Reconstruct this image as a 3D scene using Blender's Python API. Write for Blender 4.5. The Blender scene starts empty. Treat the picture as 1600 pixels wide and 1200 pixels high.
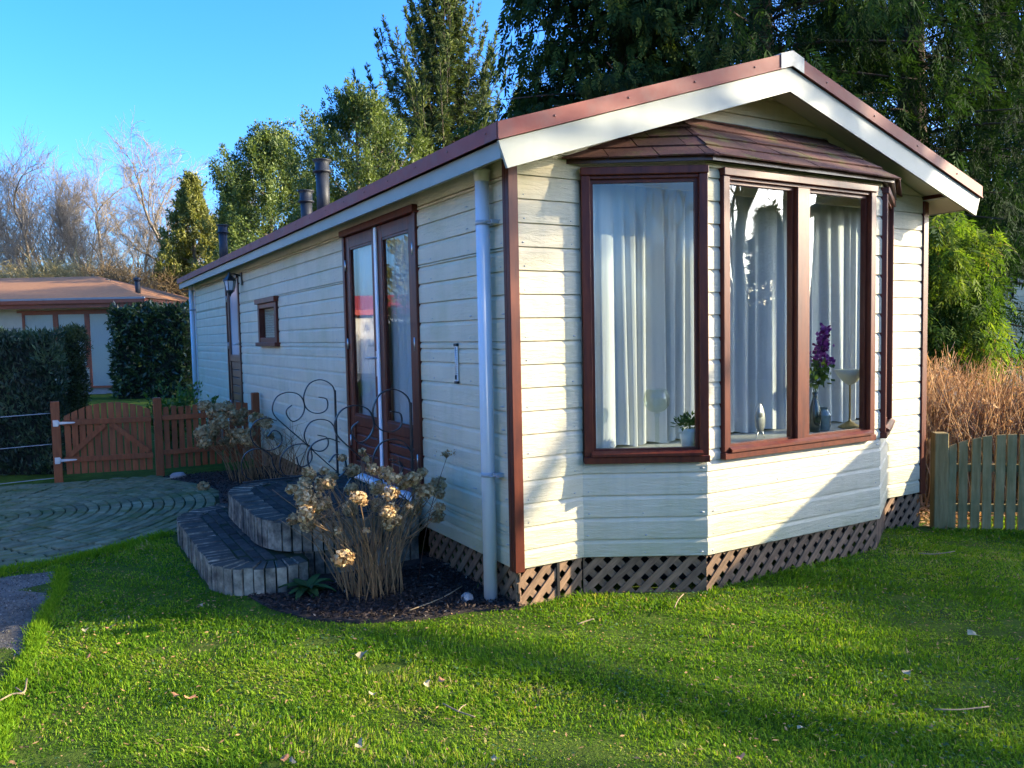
import bpy, bmesh, math, random
import numpy as np
from mathutils import Vector, Matrix

random.seed(7)
RNG = np.random.default_rng(11)
scene = bpy.context.scene
col = scene.collection
R = math.radians

# ------------------------------------------------------------------ camera, sky, sun, exposure
cam_d = bpy.data.cameras.new('camera')
cam_o = bpy.data.objects.new('camera', cam_d)
col.objects.link(cam_o)
scene.camera = cam_o
cam_d.sensor_width = 36.0
cam_d.lens = 1242.947 * 36.0 / 1600.0
cam_d.clip_start = 0.05
cam_d.clip_end = 900
_r = Vector((0.8630963692, -0.5046414610, -0.0200412888))
_u = Vector((0.0487280024, 0.0437115470, 0.9978551410))
_f = Vector((0.5026830405, 0.8622217212, -0.0623174479))
CAM = Vector((-2.4615, -4.2141, 1.62))
cam_o.matrix_world = Matrix(((_r.x, _u.x, -_f.x, CAM.x), (_r.y, _u.y, -_f.y, CAM.y), (_r.z, _u.z, -_f.z, CAM.z), (0, 0, 0, 1)))

SUN_PHI, SUN_EL = R(29), R(18)
SUN = Vector((math.cos(SUN_PHI) * math.cos(SUN_EL), -math.sin(SUN_PHI) * math.cos(SUN_EL), math.sin(SUN_EL)))
world = bpy.data.worlds.new('World')
scene.world = world
world.use_nodes = True
wn = world.node_tree
for n in list(wn.nodes):
    wn.nodes.remove(n)
sky = wn.nodes.new('ShaderNodeTexSky')
sky.sky_type = 'NISHITA'
sky.sun_disc = False
sky.sun_elevation = SUN_EL
sky.sun_rotation = math.atan2(SUN.x, SUN.y)
sky.altitude = 500
sky.air_density = 1.0
sky.dust_density = 5.0
sky.ozone_density = 6.0
bg = wn.nodes.new('ShaderNodeBackground')
bg.inputs['Strength'].default_value = 0.15
wo = wn.nodes.new('ShaderNodeOutputWorld')
hsv = wn.nodes.new('ShaderNodeHueSaturation')
hsv.inputs['Saturation'].default_value = 1.2
hsv.inputs['Value'].default_value = 0.93
hsv.inputs['Hue'].default_value = 0.51
wn.links.new(sky.outputs[0], hsv.inputs['Color'])
wn.links.new(hsv.outputs[0], bg.inputs['Color'])
wn.links.new(bg.outputs[0], wo.inputs['Surface'])

sun_d = bpy.data.lights.new('sun', 'SUN')
sun_d.energy = 2.8
sun_d.angle = R(0.53)
sun_d.color = (1.0, 0.85, 0.60)
sun_o = bpy.data.objects.new('sun', sun_d)
sun_o.rotation_euler = SUN.to_track_quat('Z', 'Y').to_euler()
sun_o.location = (20, -12, 12)
col.objects.link(sun_o)

scene.view_settings.view_transform = 'Standard'
scene.view_settings.look = 'None'
scene.view_settings.gamma = 1.0
scene.view_settings.use_curve_mapping = False
scene.view_settings.exposure = 2.43
scene.render.engine = 'CYCLES'
scene.cycles.max_bounces = 7
scene.cycles.transparent_max_bounces = 12
scene.cycles.sample_clamp_indirect = 6.0
scene.cycles.use_denoising = True

# ------------------------------------------------------------------ helpers
def at(px, py, d):
    """the point of the place that lies d metres ahead of the photographer in the direction measured in the photograph"""
    q = _f * 1242.947 + _r * (px - 800) - _u * (py - 600)
    return CAM + q * (d / q.dot(_f))

FH = Vector((_f.x, _f.y, 0)).normalized()
RH = Vector((FH.y, -FH.x, 0))

def gz(x, y):
    t = min(max((x - 3.4) / 1.2, 0), 1)
    return -0.1 - 0.11 * t * t * (3 - 2 * t)

def ground_at(px, d):
    p = at(px, 560, d)
    return Vector((p.x, p.y, -0.1))

def tag(o, label=None, cat=None, group=None, kind=None):
    if label: o['label'] = label
    if cat: o['category'] = cat
    if group: o['group'] = group
    if kind: o['kind'] = kind
    return o

def thing(name, loc, label, cat, group=None, rz=0):
    o = bpy.data.objects.new(name, None)
    o.empty_display_size = 0.2
    o.location = loc
    o.rotation_euler = (0, 0, rz)
    col.objects.link(o)
    return tag(o, label, cat, group)

def link(name, me, parent=None, keep=False):
    o = bpy.data.objects.new(name, me)
    col.objects.link(o)
    if parent is not None:
        o.parent = parent
        if keep:                                   # mesh is in world coordinates: cancel the (unrotated) parent
            off = Vector((0, 0, 0)); q = parent
            while q is not None:
                off += q.location; q = q.parent
            # nested parents that were themselves kept have location 0
            o.location = -off if parent.parent is None else Vector((0, 0, 0))
    return o

def copy_tree(o, parent=None):
    c = o.copy()
    col.objects.link(c)
    c.parent = parent
    for ch in list(o.children):
        copy_tree(ch, c)
    return c

class MB:
    def __init__(self):
        self.v = []; self.f = []; self.sm = []
    def add(self, vs, fs, smooth=False):
        n = len(self.v)
        self.v.extend([tuple(p) for p in vs])
        self.f.extend([tuple(i + n for i in f) for f in fs])
        self.sm.extend([smooth] * len(fs))
        return self
    def box(self, x0, x1, y0, y1, z0, z1, M=None):
        vs = [Vector(p) for p in ((x0, y0, z0), (x1, y0, z0), (x1, y1, z0), (x0, y1, z0), (x0, y0, z1), (x1, y0, z1), (x1, y1, z1), (x0, y1, z1))]
        if M is not None: vs = [M @ p for p in vs]
        return self.add(vs, [(0, 3, 2, 1), (4, 5, 6, 7), (0, 1, 5, 4), (1, 2, 6, 5), (2, 3, 7, 6), (3, 0, 4, 7)])
    def cbox(self, x0, x1, y0, y1, z0, z1, c=0.004, M=None):
        """box with chamfered edges"""
        vs = []; idx = {}
        xs, ys, zs = (x0, x1), (y0, y1), (z0, z1)
        for i in (0, 1):
            for j in (0, 1):
                for k in (0, 1):
                    sx, sy, sz = (1, -1)[i], (1, -1)[j], (1, -1)[k]
                    idx[i, j, k, 0] = len(vs); vs.append(Vector((xs[i], ys[j] + sy * c, zs[k] + sz * c)))
                    idx[i, j, k, 1] = len(vs); vs.append(Vector((xs[i] + sx * c, ys[j], zs[k] + sz * c)))
                    idx[i, j, k, 2] = len(vs); vs.append(Vector((xs[i] + sx * c, ys[j] + sy * c, zs[k])))
        fs = []
        cen = Vector(((x0 + x1) / 2, (y0 + y1) / 2, (z0 + z1) / 2))
        def q(*ids):
            p = [vs[i] for i in ids]
            n = (p[1] - p[0]).cross(p[2] - p[0])
            m = sum(p, Vector()) / len(p) - cen
            fs.append(tuple(ids) if n.dot(m) > 0 else tuple(reversed(ids)))
        for a in (0, 1):
            q(idx[a, 0, 0, 0], idx[a, 1, 0, 0], idx[a, 1, 1, 0], idx[a, 0, 1, 0])
            q(idx[0, a, 0, 1], idx[1, a, 0, 1], idx[1, a, 1, 1], idx[0, a, 1, 1])
            q(idx[0, 0, a, 2], idx[1, 0, a, 2], idx[1, 1, a, 2], idx[0, 1, a, 2])
            for b in (0, 1):
                q(idx[a, b, 0, 0], idx[a, b, 1, 0], idx[a, b, 1, 1], idx[a, b, 0, 1])
                q(idx[a, 0, b, 0], idx[a, 1, b, 0], idx[a, 1, b, 2], idx[a, 0, b, 2])
                q(idx[0, a, b, 1], idx[1, a, b, 1], idx[1, a, b, 2], idx[0, a, b, 2])
                for cc in (0, 1):
                    q(idx[a, b, cc, 0], idx[a, b, cc, 1], idx[a, b, cc, 2])
        if M is not None: vs = [M @ p for p in vs]
        return self.add(vs, fs)
    def prism(self, poly, h0, h1, M=None, axis='z'):
        n = len(poly)
        if axis == 'z': mk = lambda p, h: Vector((p[0], p[1], h))
        elif axis == 'y': mk = lambda p, h: Vector((p[0], h, p[1]))
        else: mk = lambda p, h: Vector((h, p[0], p[1]))
        vs = [mk(p, h0) for p in poly] + [mk(p, h1) for p in poly]
        if M is not None: vs = [M @ p for p in vs]
        fs = [tuple(range(n - 1, -1, -1)), tuple(range(n, 2 * n))] + [(i, (i + 1) % n, n + (i + 1) % n, n + i) for i in range(n)]
        return self.add(vs, fs)
    def tube(self, pts, r, sides=8, cap=True, M=None, smooth=True):
        pts = [Vector(p) for p in pts]
        rs = r if isinstance(r, (list, tuple)) else [r] * len(pts)
        vs = []; fs = []
        ref = None
        for i, p in enumerate(pts):
            t = (pts[min(i + 1, len(pts) - 1)] - pts[max(i - 1, 0)]).normalized()
            if ref is None:
                ref = Vector((0, 0, 1)) if abs(t.z) < 0.9 else Vector((1, 0, 0))
                ref = (ref - t * ref.dot(t)).normalized()
            else:
                ref = (ref - t * ref.dot(t)).normalized()
            b = t.cross(ref)
            for k in range(sides):
                a = 2 * math.pi * k / sides
                vs.append(p + (ref * math.cos(a) + b * math.sin(a)) * rs[i])
        for i in range(len(pts) - 1):
            for k in range(sides):
                k2 = (k + 1) % sides
                fs.append((i * sides + k, i * sides + k2, (i + 1) * sides + k2, (i + 1) * sides + k))
        if cap:
            fs.append(tuple(range(sides - 1, -1, -1)))
            fs.append(tuple(range((len(pts) - 1) * sides, len(pts) * sides)))
        if M is not None: vs = [M @ p for p in vs]
        return self.add(vs, fs, smooth)
    def lathe(self, prof, segs=20, c=(0, 0, 0), smooth=True):
        vs = []; fs = []
        for (rr, z) in prof:
            for k in range(segs):
                a = 2 * math.pi * k / segs
                vs.append((c[0] + rr * math.cos(a), c[1] + rr * math.sin(a), c[2] + z))
        for i in range(len(prof) - 1):
            for k in range(segs):
                k2 = (k + 1) % segs
                fs.append((i * segs + k, i * segs + k2, (i + 1) * segs + k2, (i + 1) * segs + k))
        return self.add(vs, fs, smooth)
    def mesh(self, name, mat):
        me = bpy.data.meshes.new(name)
        me.from_pydata(self.v, [], self.f)
        if any(self.sm):
            me.polygons.foreach_set('use_smooth', self.sm)
        if mat is not None:
            me.materials.append(mat)
        me.update()
        return me
    def build(self, name, mat, parent=None, keep=True):
        return link(name, self.mesh(name, mat), parent, keep)

def catmull(pts, n=5):
    P = [Vector(p) for p in pts]
    P = [P[0] * 2 - P[1]] + P + [P[-1] * 2 - P[-2]]
    out = []
    for i in range(1, len(P) - 2):
        for k in range(n):
            t = k / n
            a, b, c, d = P[i - 1], P[i], P[i + 1], P[i + 2]
            out.append(0.5 * ((2 * b) + (c - a) * t + (2 * a - 5 * b + 4 * c - d) * t * t + (3 * b - a - 3 * c + d) * t ** 3))
    out.append(P[-2])
    return out

def np_mesh(name, V, F, mat, rnd=None, smooth=False):
    V = np.asarray(V, np.float32).reshape(-1, 3)
    F = np.asarray(F, np.int32)
    k = F.shape[1]
    me = bpy.data.meshes.new(name)
    me.vertices.add(len(V)); me.vertices.foreach_set('co', V.ravel())
    me.loops.add(F.size); me.loops.foreach_set('vertex_index', F.ravel())
    me.polygons.add(len(F))
    me.polygons.foreach_set('loop_start', np.arange(0, F.size, k, dtype=np.int32))
    if smooth:
        me.polygons.foreach_set('use_smooth', np.ones(len(F), bool))
    if rnd is not None:
        a = me.attributes.new('rnd', 'FLOAT', 'POINT')
        a.data.foreach_set('value', np.asarray(rnd, np.float32))
    me.materials.append(mat)
    me.update(calc_edges=True)
    return me

def unit(a):
    return a / np.maximum(np.linalg.norm(a, axis=-1, keepdims=True), 1e-9)

def leaf_mesh(name, C, D, N, L, W, mat, rnd, bend=0.0):
    """one kite per leaf: base at C, along D, facing N"""
    C = np.asarray(C, float); D = unit(np.asarray(D, float)); N = np.asarray(N, float)
    S = unit(np.cross(D, N)); U = np.cross(S, D)
    L = np.broadcast_to(np.asarray(L, float), (len(C),))[:, None]
    W = np.broadcast_to(np.asarray(W, float), (len(C),))[:, None]
    a = C
    b = C + D * L * 0.45 + S * W * 0.5 + U * L * bend
    c = C + D * L
    d = C + D * L * 0.45 - S * W * 0.5 + U * L * bend
    V = np.stack([a, b, c, d], 1).reshape(-1, 3)
    F = np.arange(len(C) * 4).reshape(-1, 4)
    return np_mesh(name, V, F, mat, np.repeat(np.clip(rnd, 0, 1), 4))

def tubes_np(P, Rr, sides):
    """P (N,K,3), Rr (N,K) -> verts, quads"""
    N, K, _ = P.shape
    T = np.empty_like(P)
    T[:, 1:-1] = P[:, 2:] - P[:, :-2]; T[:, 0] = P[:, 1] - P[:, 0]; T[:, -1] = P[:, -1] - P[:, -2]
    T = unit(T)
    ref = np.tile(np.array([0.31, 0.95, 0.05]), (N, K, 1))
    A = unit(np.cross(T, ref)); B = np.cross(T, A)
    ang = np.arange(sides) * 2 * np.pi / sides
    V = P[:, :, None] + (A[:, :, None] * np.cos(ang)[:, None] + B[:, :, None] * np.sin(ang)[:, None]) * Rr[:, :, None, None]
    idx = np.arange(N * K * sides).reshape(N, K, sides)
    nx = np.roll(idx, -1, axis=2)
    F = np.stack([idx[:, :-1], nx[:, :-1], nx[:, 1:], idx[:, 1:]], -1).reshape(-1, 4)
    return V.reshape(-1, 3), F

# ------------------------------------------------------------------ materials
def _nodes(name):
    m = bpy.data.materials.new(name)
    m.use_nodes = True
    nt = m.node_tree
    for n in list(nt.nodes): nt.nodes.remove(n)
    out = nt.nodes.new('ShaderNodeOutputMaterial')
    return m, nt, out

def _coords(nt, world_space, stretch):
    if world_space:
        g = nt.nodes.new('ShaderNodeNewGeometry'); src = g.outputs['Position']
    else:
        tc = nt.nodes.new('ShaderNodeTexCoord')
        oi = nt.nodes.new('ShaderNodeObjectInfo')
        mul = nt.nodes.new('ShaderNodeMath'); mul.operation = 'MULTIPLY'; mul.inputs[1].default_value = 37.0
        nt.links.new(oi.outputs['Random'], mul.inputs[0])
        ad = nt.nodes.new('ShaderNodeVectorMath'); ad.operation = 'ADD'
        nt.links.new(tc.outputs['Object'], ad.inputs[0]); nt.links.new(mul.outputs[0], ad.inputs[1])
        src = ad.outputs[0]
    mp = nt.nodes.new('ShaderNodeMapping')
    mp.inputs['Scale'].default_value = stretch
    nt.links.new(src, mp.inputs['Vector'])
    return mp.outputs[0]

def _noise(nt, vec, scale, detail=5, rough=0.6, dist=0.0):
    n = nt.nodes.new('ShaderNodeTexNoise')
    n.inputs['Scale'].default_value = scale
    n.inputs['Detail'].default_value = detail
    n.inputs['Roughness'].default_value = rough
    n.inputs['Distortion'].default_value = dist
    nt.links.new(vec, n.inputs['Vector'])
    return n.outputs['Fac']

def _ramp(nt, fac, stops):
    r = nt.nodes.new('ShaderNodeValToRGB')
    e = r.color_ramp.elements
    while len(e) < len(stops): e.new(0.5)
    for i, (p, c) in enumerate(stops):
        e[i].position = p; e[i].color = (*c[:3], 1)
    nt.links.new(fac, r.inputs['Fac'])
    return r.outputs['Color']

def _mix(nt, fac, a, b):
    m = nt.nodes.new('ShaderNodeMix'); m.data_type = 'RGBA'
    if isinstance(fac, float): m.inputs[0].default_value = fac
    else: nt.links.new(fac, m.inputs[0])
    for s, v in ((6, a), (7, b)):
        if isinstance(v, tuple): m.inputs[s].default_value = (*v[:3], 1)
        else: nt.links.new(v, m.inputs[s])
    return m.outputs[2]

def _g(v):
    return (v, v, v)

def surf(name, c1, c2, scale=6, rough=0.6, rough2=None, bump=0.0, bscale=60, stretch=(1, 1, 1), bstretch=None, spec=0.5, coat=0.0,
         dirt=None, world_space=False, bdist=0.002, metal=0.0, objvar=0.0, upmoss=None, ndist=0.0, streak=None):
    """dirt = (colour, scale, low, high, amount); upmoss = (colour, amount) growth on faces that look up"""
    m, nt, out = _nodes(name)
    v = _coords(nt, world_space, stretch)
    c = _ramp(nt, _noise(nt, v, scale, dist=ndist), ((0.3, c1), (0.7, c2)))
    if objvar:
        oi = nt.nodes.new('ShaderNodeObjectInfo')
        mr = nt.nodes.new('ShaderNodeMapRange'); mr.inputs[3].default_value = 1 - objvar; mr.inputs[4].default_value = 1 + objvar
        nt.links.new(oi.outputs['Random'], mr.inputs[0])
        hs = nt.nodes.new('ShaderNodeHueSaturation')
        nt.links.new(mr.outputs[0], hs.inputs['Value']); nt.links.new(c, hs.inputs['Color'])
        c = hs.outputs[0]
    if dirt:
        dc, ds, lo, hi, am = dirt
        wv = _coords(nt, True, (1, 1, 1))
        d = _ramp(nt, _noise(nt, wv, ds, 6, 0.65), ((lo, _g(0)), (hi, _g(am))))
        c = _mix(nt, d, c, dc)
    if streak:
        sv = _coords(nt, True, (9, 9, 0.5))
        d2 = _ramp(nt, _noise(nt, sv, 1.5, 5, 0.6), ((0.50, _g(0)), (0.80, _g(streak[1]))))
        c = _mix(nt, d2, c, streak[0])
        g2 = nt.nodes.new('ShaderNodeNewGeometry'); s2 = nt.nodes.new('ShaderNodeSeparateXYZ'); nt.links.new(g2.outputs['Position'], s2.inputs[0])
        m2 = nt.nodes.new('ShaderNodeMapRange'); m2.inputs[1].default_value = 0.15; m2.inputs[2].default_value = 0.62; m2.inputs[3].default_value = 0.8; m2.inputs[4].default_value = 0.0
        nt.links.new(s2.outputs[2], m2.inputs[0])
        m3 = nt.nodes.new('ShaderNodeMath'); m3.operation = 'MULTIPLY'
        nt.links.new(m2.outputs[0], m3.inputs[0]); nt.links.new(_noise(nt, _coords(nt, True, (3, 3, 6)), 1.2, 6, 0.7), m3.inputs[1])
        c = _mix(nt, m3.outputs[0], c, streak[2])
    if upmoss:
        g = nt.nodes.new('ShaderNodeNewGeometry')
        sp = nt.nodes.new('ShaderNodeSeparateXYZ'); nt.links.new(g.outputs['Normal'], sp.inputs[0])
        wv = _coords(nt, True, (1, 1, 1))
        nz = _noise(nt, wv, 9, 6, 0.7)
        mm = nt.nodes.new('ShaderNodeMath'); mm.operation = 'MULTIPLY_ADD'; mm.inputs[1].default_value = 0.9; mm.inputs[2].default_value = -0.22
        nt.links.new(sp.outputs[2], mm.inputs[0])
        ad = nt.nodes.new('ShaderNodeMath'); ad.operation = 'MULTIPLY_ADD'; ad.inputs[1].default_value = 0.9; ad.use_clamp = True
        nt.links.new(nz, ad.inputs[0]); nt.links.new(mm.outputs[0], ad.inputs[2])
        fac = _ramp(nt, ad.outputs[0], ((0.55, _g(0)), (0.8, _g(upmoss[1]))))
        c = _mix(nt, fac, c, upmoss[0])
    p = nt.nodes.new('ShaderNodeBsdfPrincipled')
    nt.links.new(c, p.inputs['Base Color'])
    p.inputs['Metallic'].default_value = metal
    p.inputs['Specular IOR Level'].default_value = spec
    p.inputs['Coat Weight'].default_value = coat
    p.inputs['Coat Roughness'].default_value = 0.12
    if rough2 is None:
        p.inputs['Roughness'].default_value = rough
    else:
        rr = _ramp(nt, _noise(nt, v, scale * 0.7), ((0.35, _g(rough)), (0.65, _g(rough2))))
        nt.links.new(rr, p.inputs['Roughness'])
    if bump:
        bv = _coords(nt, world_space, bstretch or stretch)
        b = nt.nodes.new('ShaderNodeBump'); b.inputs['Strength'].default_value = bump; b.inputs['Distance'].default_value = bdist
        nt.links.new(_noise(nt, bv, bscale, 6, 0.65, 0.4), b.inputs['Height'])
        nt.links.new(b.outputs[0], p.inputs['Normal'])
    nt.links.new(p.outputs[0], out.inputs['Surface'])
    return m

def leafy(name, stops, rough=0.5, trans=0.35, spec=0.4, tint=(1.25, 1.3, 0.5)):
    m, nt, out = _nodes(name)
    at_ = nt.nodes.new('ShaderNodeAttribute'); at_.attribute_name = 'rnd'
    c = _ramp(nt, at_.outputs['Fac'], stops)
    p = nt.nodes.new('ShaderNodeBsdfPrincipled')
    nt.links.new(c, p.inputs['Base Color'])
    p.inputs['Roughness'].default_value = rough
    p.inputs['Specular IOR Level'].default_value = spec
    if trans <= 0:
        nt.links.new(p.outputs[0], out.inputs['Surface'])
        return m
    t = nt.nodes.new('ShaderNodeBsdfTranslucent')
    vm = nt.nodes.new('ShaderNodeVectorMath'); vm.operation = 'MULTIPLY'; vm.inputs[1].default_value = tint
    nt.links.new(c, vm.inputs[0]); nt.links.new(vm.outputs[0], t.inputs['Color'])
    mx = nt.nodes.new('ShaderNodeMixShader'); mx.inputs[0].default_value = trans
    nt.links.new(p.outputs[0], mx.inputs[1]); nt.links.new(t.outputs[0], mx.inputs[2])
    nt.links.new(mx.outputs[0], out.inputs['Surface'])
    return m

def glass_mat(name, ior=1.7, tint=(0.93, 0.96, 0.95), frost=0.0):
    m, nt, out = _nodes(name)
    fr = nt.nodes.new('ShaderNodeFresnel'); fr.inputs['IOR'].default_value = ior
    gl = nt.nodes.new('ShaderNodeBsdfGlossy'); gl.inputs['Roughness'].default_value = 0.0
    v = _coords(nt, True, (1, 1, 1))
    b = nt.nodes.new('ShaderNodeBump'); b.inputs['Strength'].default_value = 0.02; b.inputs['Distance'].default_value = 0.01
    nt.links.new(_noise(nt, v, 1.6, 2), b.inputs['Height']); nt.links.new(b.outputs[0], gl.inputs['Normal'])
    tr = nt.nodes.new('ShaderNodeBsdfTransparent'); tr.inputs['Color'].default_value = (*tint, 1)
    mx = nt.nodes.new('ShaderNodeMixShader')
    ge = nt.nodes.new('ShaderNodeNewGeometry')
    iv = nt.nodes.new('ShaderNodeMath'); iv.operation = 'SUBTRACT'; iv.inputs[0].default_value = 1.0
    nt.links.new(ge.outputs['Backfacing'], iv.inputs[1])
    fm = nt.nodes.new('ShaderNodeMath'); fm.operation = 'MULTIPLY'
    nt.links.new(fr.outputs[0], fm.inputs[0]); nt.links.new(iv.outputs[0], fm.inputs[1])
    nt.links.new(fm.outputs[0], mx.inputs[0]); nt.links.new(tr.outputs[0], mx.inputs[1]); nt.links.new(gl.outputs[0], mx.inputs[2])
    nt.links.new(mx.outputs[0], out.inputs['Surface'])
    return m

M = {}
M['siding'] = surf('cream_siding_paint', (0.555, 0.485, 0.33), (0.625, 0.555, 0.39), 3, 0.6, bump=1.0, bscale=8, bstretch=(1.0, 3, 6.0), bdist=0.009, streak=((0.40, 0.38, 0.28), 0.45, (0.33, 0.34, 0.18)),
                   dirt=((0.42, 0.40, 0.20), 1.7, 0.50, 0.72, 0.65))
M['wallback'] = surf('dark_building_paper', (0.05, 0.05, 0.05), (0.08, 0.075, 0.07), 5, 0.9)
M['wood'] = surf('mahogany_stain', (0.058, 0.009, 0.005), (0.135, 0.028, 0.009), 7, 0.42, bump=0.25, bscale=40, stretch=(3, 3, 0.5), bdist=0.001, coat=0.0, spec=0.35)
M['wood_dark'] = surf('dark_brown_stain', (0.045, 0.016, 0.010), (0.085, 0.032, 0.016), 9, 0.4, bump=0.2, bscale=40, stretch=(3, 3, 0.5), bdist=0.001, coat=0.2)
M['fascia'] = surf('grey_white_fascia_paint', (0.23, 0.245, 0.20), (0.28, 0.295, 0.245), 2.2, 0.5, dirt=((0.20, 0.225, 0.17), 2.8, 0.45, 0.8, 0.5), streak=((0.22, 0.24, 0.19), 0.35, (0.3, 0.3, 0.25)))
M['soffit'] = surf('cream_soffit', (0.50, 0.47, 0.36), (0.58, 0.55, 0.44), 2, 0.6)
M['redtrim'] = surf('faded_red_metal', (0.19, 0.036, 0.022), (0.26, 0.058, 0.037), 3, 0.6, spec=0.3, dirt=((0.20, 0.10, 0.075), 5, 0.45, 0.75, 0.6))
M['screw'] = surf('dull_red_screw', (0.14, 0.05, 0.035), (0.2, 0.08, 0.06), 9, 0.6)
M['zinc'] = surf('weathered_zinc', (0.20, 0.21, 0.20), (0.33, 0.33, 0.29), 22, 0.55, metal=0.2)
M['roofing'] = surf('red_roofing_felt', (0.24, 0.07, 0.05), (0.31, 0.10, 0.07), 12, 0.9, bump=0.3, bscale=200)
M['pvc'] = surf('pale_grey_plastic', (0.56, 0.61, 0.64), (0.62, 0.66, 0.68), 3, 0.5, dirt=((0.42, 0.44, 0.40), 3, 0.55, 0.8, 0.3))
M['clamp'] = surf('grey_clamp', (0.30, 0.32, 0.33), (0.36, 0.38, 0.38), 8, 0.45)
M['lattice'] = surf('weathered_lattice_wood', (0.12, 0.070, 0.036), (0.26, 0.155, 0.082), 14, 0.85, bump=0.5, bscale=60, stretch=(0.6, 4, 4), objvar=0.28)
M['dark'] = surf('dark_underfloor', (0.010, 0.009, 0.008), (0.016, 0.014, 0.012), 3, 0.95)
M['shingle'] = surf('red_brown_shingle', (0.050, 0.016, 0.012), (0.098, 0.032, 0.021), 40, 0.95, bump=0.8, bscale=180, bdist=0.003, objvar=0.3,
                    dirt=((0.105, 0.095, 0.016), 4.5, 0.52, 0.66, 0.8))
M['steel'] = surf('dull_steel', (0.5, 0.5, 0.5), (0.62, 0.62, 0.6), 12, 0.35, metal=0.9)
M['whitepaint'] = surf('white_gloss_strip', (0.72, 0.74, 0.76), (0.78, 0.8, 0.8), 4, 0.35)
M['glass'] = glass_mat('window_glass', 2.05)
M['glass_door'] = glass_mat('door_glass', 1.8)
M['flue'] = surf('dark_blue_grey_flue', (0.008, 0.011, 0.016), (0.016, 0.020, 0.027), 8, 0.5, rough2=0.65)
M['iron'] = surf('black_wrought_iron', (0.010, 0.010, 0.012), (0.022, 0.022, 0.025), 20, 0.38, spec=0.6)
M['step'] = surf('weathered_step_brick', (0.13, 0.125, 0.095), (0.40, 0.37, 0.275), 16, 0.95, spec=0.15, bump=0.8, bscale=70, bdist=0.004, objvar=0.22,
                 dirt=((0.035, 0.037, 0.035), 4.5, 0.42, 0.62, 0.85), upmoss=((0.040, 0.041, 0.034), 0.85))
M['steptop'] = surf('mossy_dark_paver', (0.024, 0.024, 0.021), (0.058, 0.055, 0.045), 12, 0.95, spec=0.15, bump=0.8, bscale=60, bdist=0.004, objvar=0.3,
                    dirt=((0.045, 0.065, 0.018), 6, 0.6, 0.75, 0.7))
M['mortar'] = surf('dark_joint_sand', (0.016, 0.022, 0.009), (0.034, 0.042, 0.016), 14, 0.95, spec=0.1, bump=0.5, bscale=80)
M['paver'] = surf('green_grey_paver', (0.095, 0.108, 0.052), (0.20, 0.205, 0.12), 10, 0.85, spec=0.2, bump=0.7, bscale=60, bdist=0.003, objvar=0.3,
                  dirt=((0.070, 0.105, 0.024), 3.4, 0.45, 0.66, 0.8))
M['asphalt'] = surf('worn_asphalt', (0.085, 0.078, 0.065), (0.20, 0.18, 0.145), 45, 0.9, spec=0.2, bump=1.0, bscale=160, bdist=0.006, world_space=True,
                    dirt=((0.050, 0.045, 0.032), 2.5, 0.45, 0.65, 0.8))
M['soil'] = surf('dark_garden_soil', (0.020, 0.014, 0.011), (0.055, 0.040, 0.030), 20, 0.95, bump=1.0, bscale=70, bdist=0.012, world_space=True)
M['chip'] = surf('bark_chip', (0.022, 0.015, 0.011), (0.075, 0.055, 0.042), 30, 0.9, world_space=True)
M['ground'] = surf('lawn_soil_and_moss', spec=0.05, c1=(0.05, 0.075, 0.012), c2=(0.09, 0.14, 0.018), scale=6, rough=0.95, bump=0.9, bscale=45, bdist=0.02, world_space=True,
                   dirt=((0.060, 0.048, 0.024), 2.6, 0.55, 0.72, 0.6))
M['gatewood'] = surf('red_brown_fence_stain', (0.21, 0.060, 0.022), (0.32, 0.102, 0.040), 10, 0.7, spec=0.2, bump=0.4, bscale=50, stretch=(3, 3, 0.4), objvar=0.12,
                     dirt=((0.12, 0.07, 0.04), 3, 0.5, 0.75, 0.4))
M['oldwood'] = surf('grey_green_fence_wood', (0.22, 0.155, 0.055), (0.40, 0.30, 0.13), 9, 0.9, spec=0.15, bump=0.5, bscale=50, stretch=(4, 4, 0.35), objvar=0.16,
                    dirt=((0.10, 0.115, 0.040), 4, 0.45, 0.7, 0.5))
M['galv'] = surf('galvanised_hinge', (0.50, 0.53, 0.56), (0.62, 0.64, 0.66), 20, 0.4, metal=0.6)
M['bark'] = surf('grey_brown_bark', (0.11, 0.085, 0.06), (0.22, 0.18, 0.13), 12, 0.9, bump=0.5, bscale=40)
M['barkdark'] = surf('dark_conifer_bark', (0.045, 0.032, 0.022), (0.10, 0.072, 0.05), 10, 0.95, bump=0.6, bscale=40)
M['birchtwig'] = surf('purplish_twigs', (0.17, 0.135, 0.095), (0.26, 0.21, 0.15), 5, 0.9)
M['shrubtwig'] = surf('mossy_yellow_twigs', (0.26, 0.20, 0.075), (0.42, 0.33, 0.125), 5, 0.9)
M['browntwig'] = surf('red_brown_twigs', (0.15, 0.10, 0.045), (0.25, 0.175, 0.08), 5, 0.9)
M['core'] = surf('dark_hedge_inside', (0.006, 0.009, 0.005), (0.012, 0.016, 0.008), 5, 1.0)
M['curtain'] = None
M['int_wall'] = surf('interior_wall', (0.35, 0.32, 0.27), (0.4, 0.37, 0.31), 2, 0.8)
M['int_sill'] = surf('grey_interior_sill', (0.30, 0.30, 0.28), (0.38, 0.38, 0.36), 3, 0.45)
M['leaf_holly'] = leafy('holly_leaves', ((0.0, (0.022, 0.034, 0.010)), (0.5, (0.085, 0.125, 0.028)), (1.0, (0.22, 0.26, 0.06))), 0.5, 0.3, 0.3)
M['leaf_cypress'] = leafy('yellow_green_cypress', ((0.0, (0.045, 0.06, 0.014)), (0.5, (0.15, 0.16, 0.032)), (1.0, (0.31, 0.29, 0.07))), 0.6, 0.3)
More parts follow.
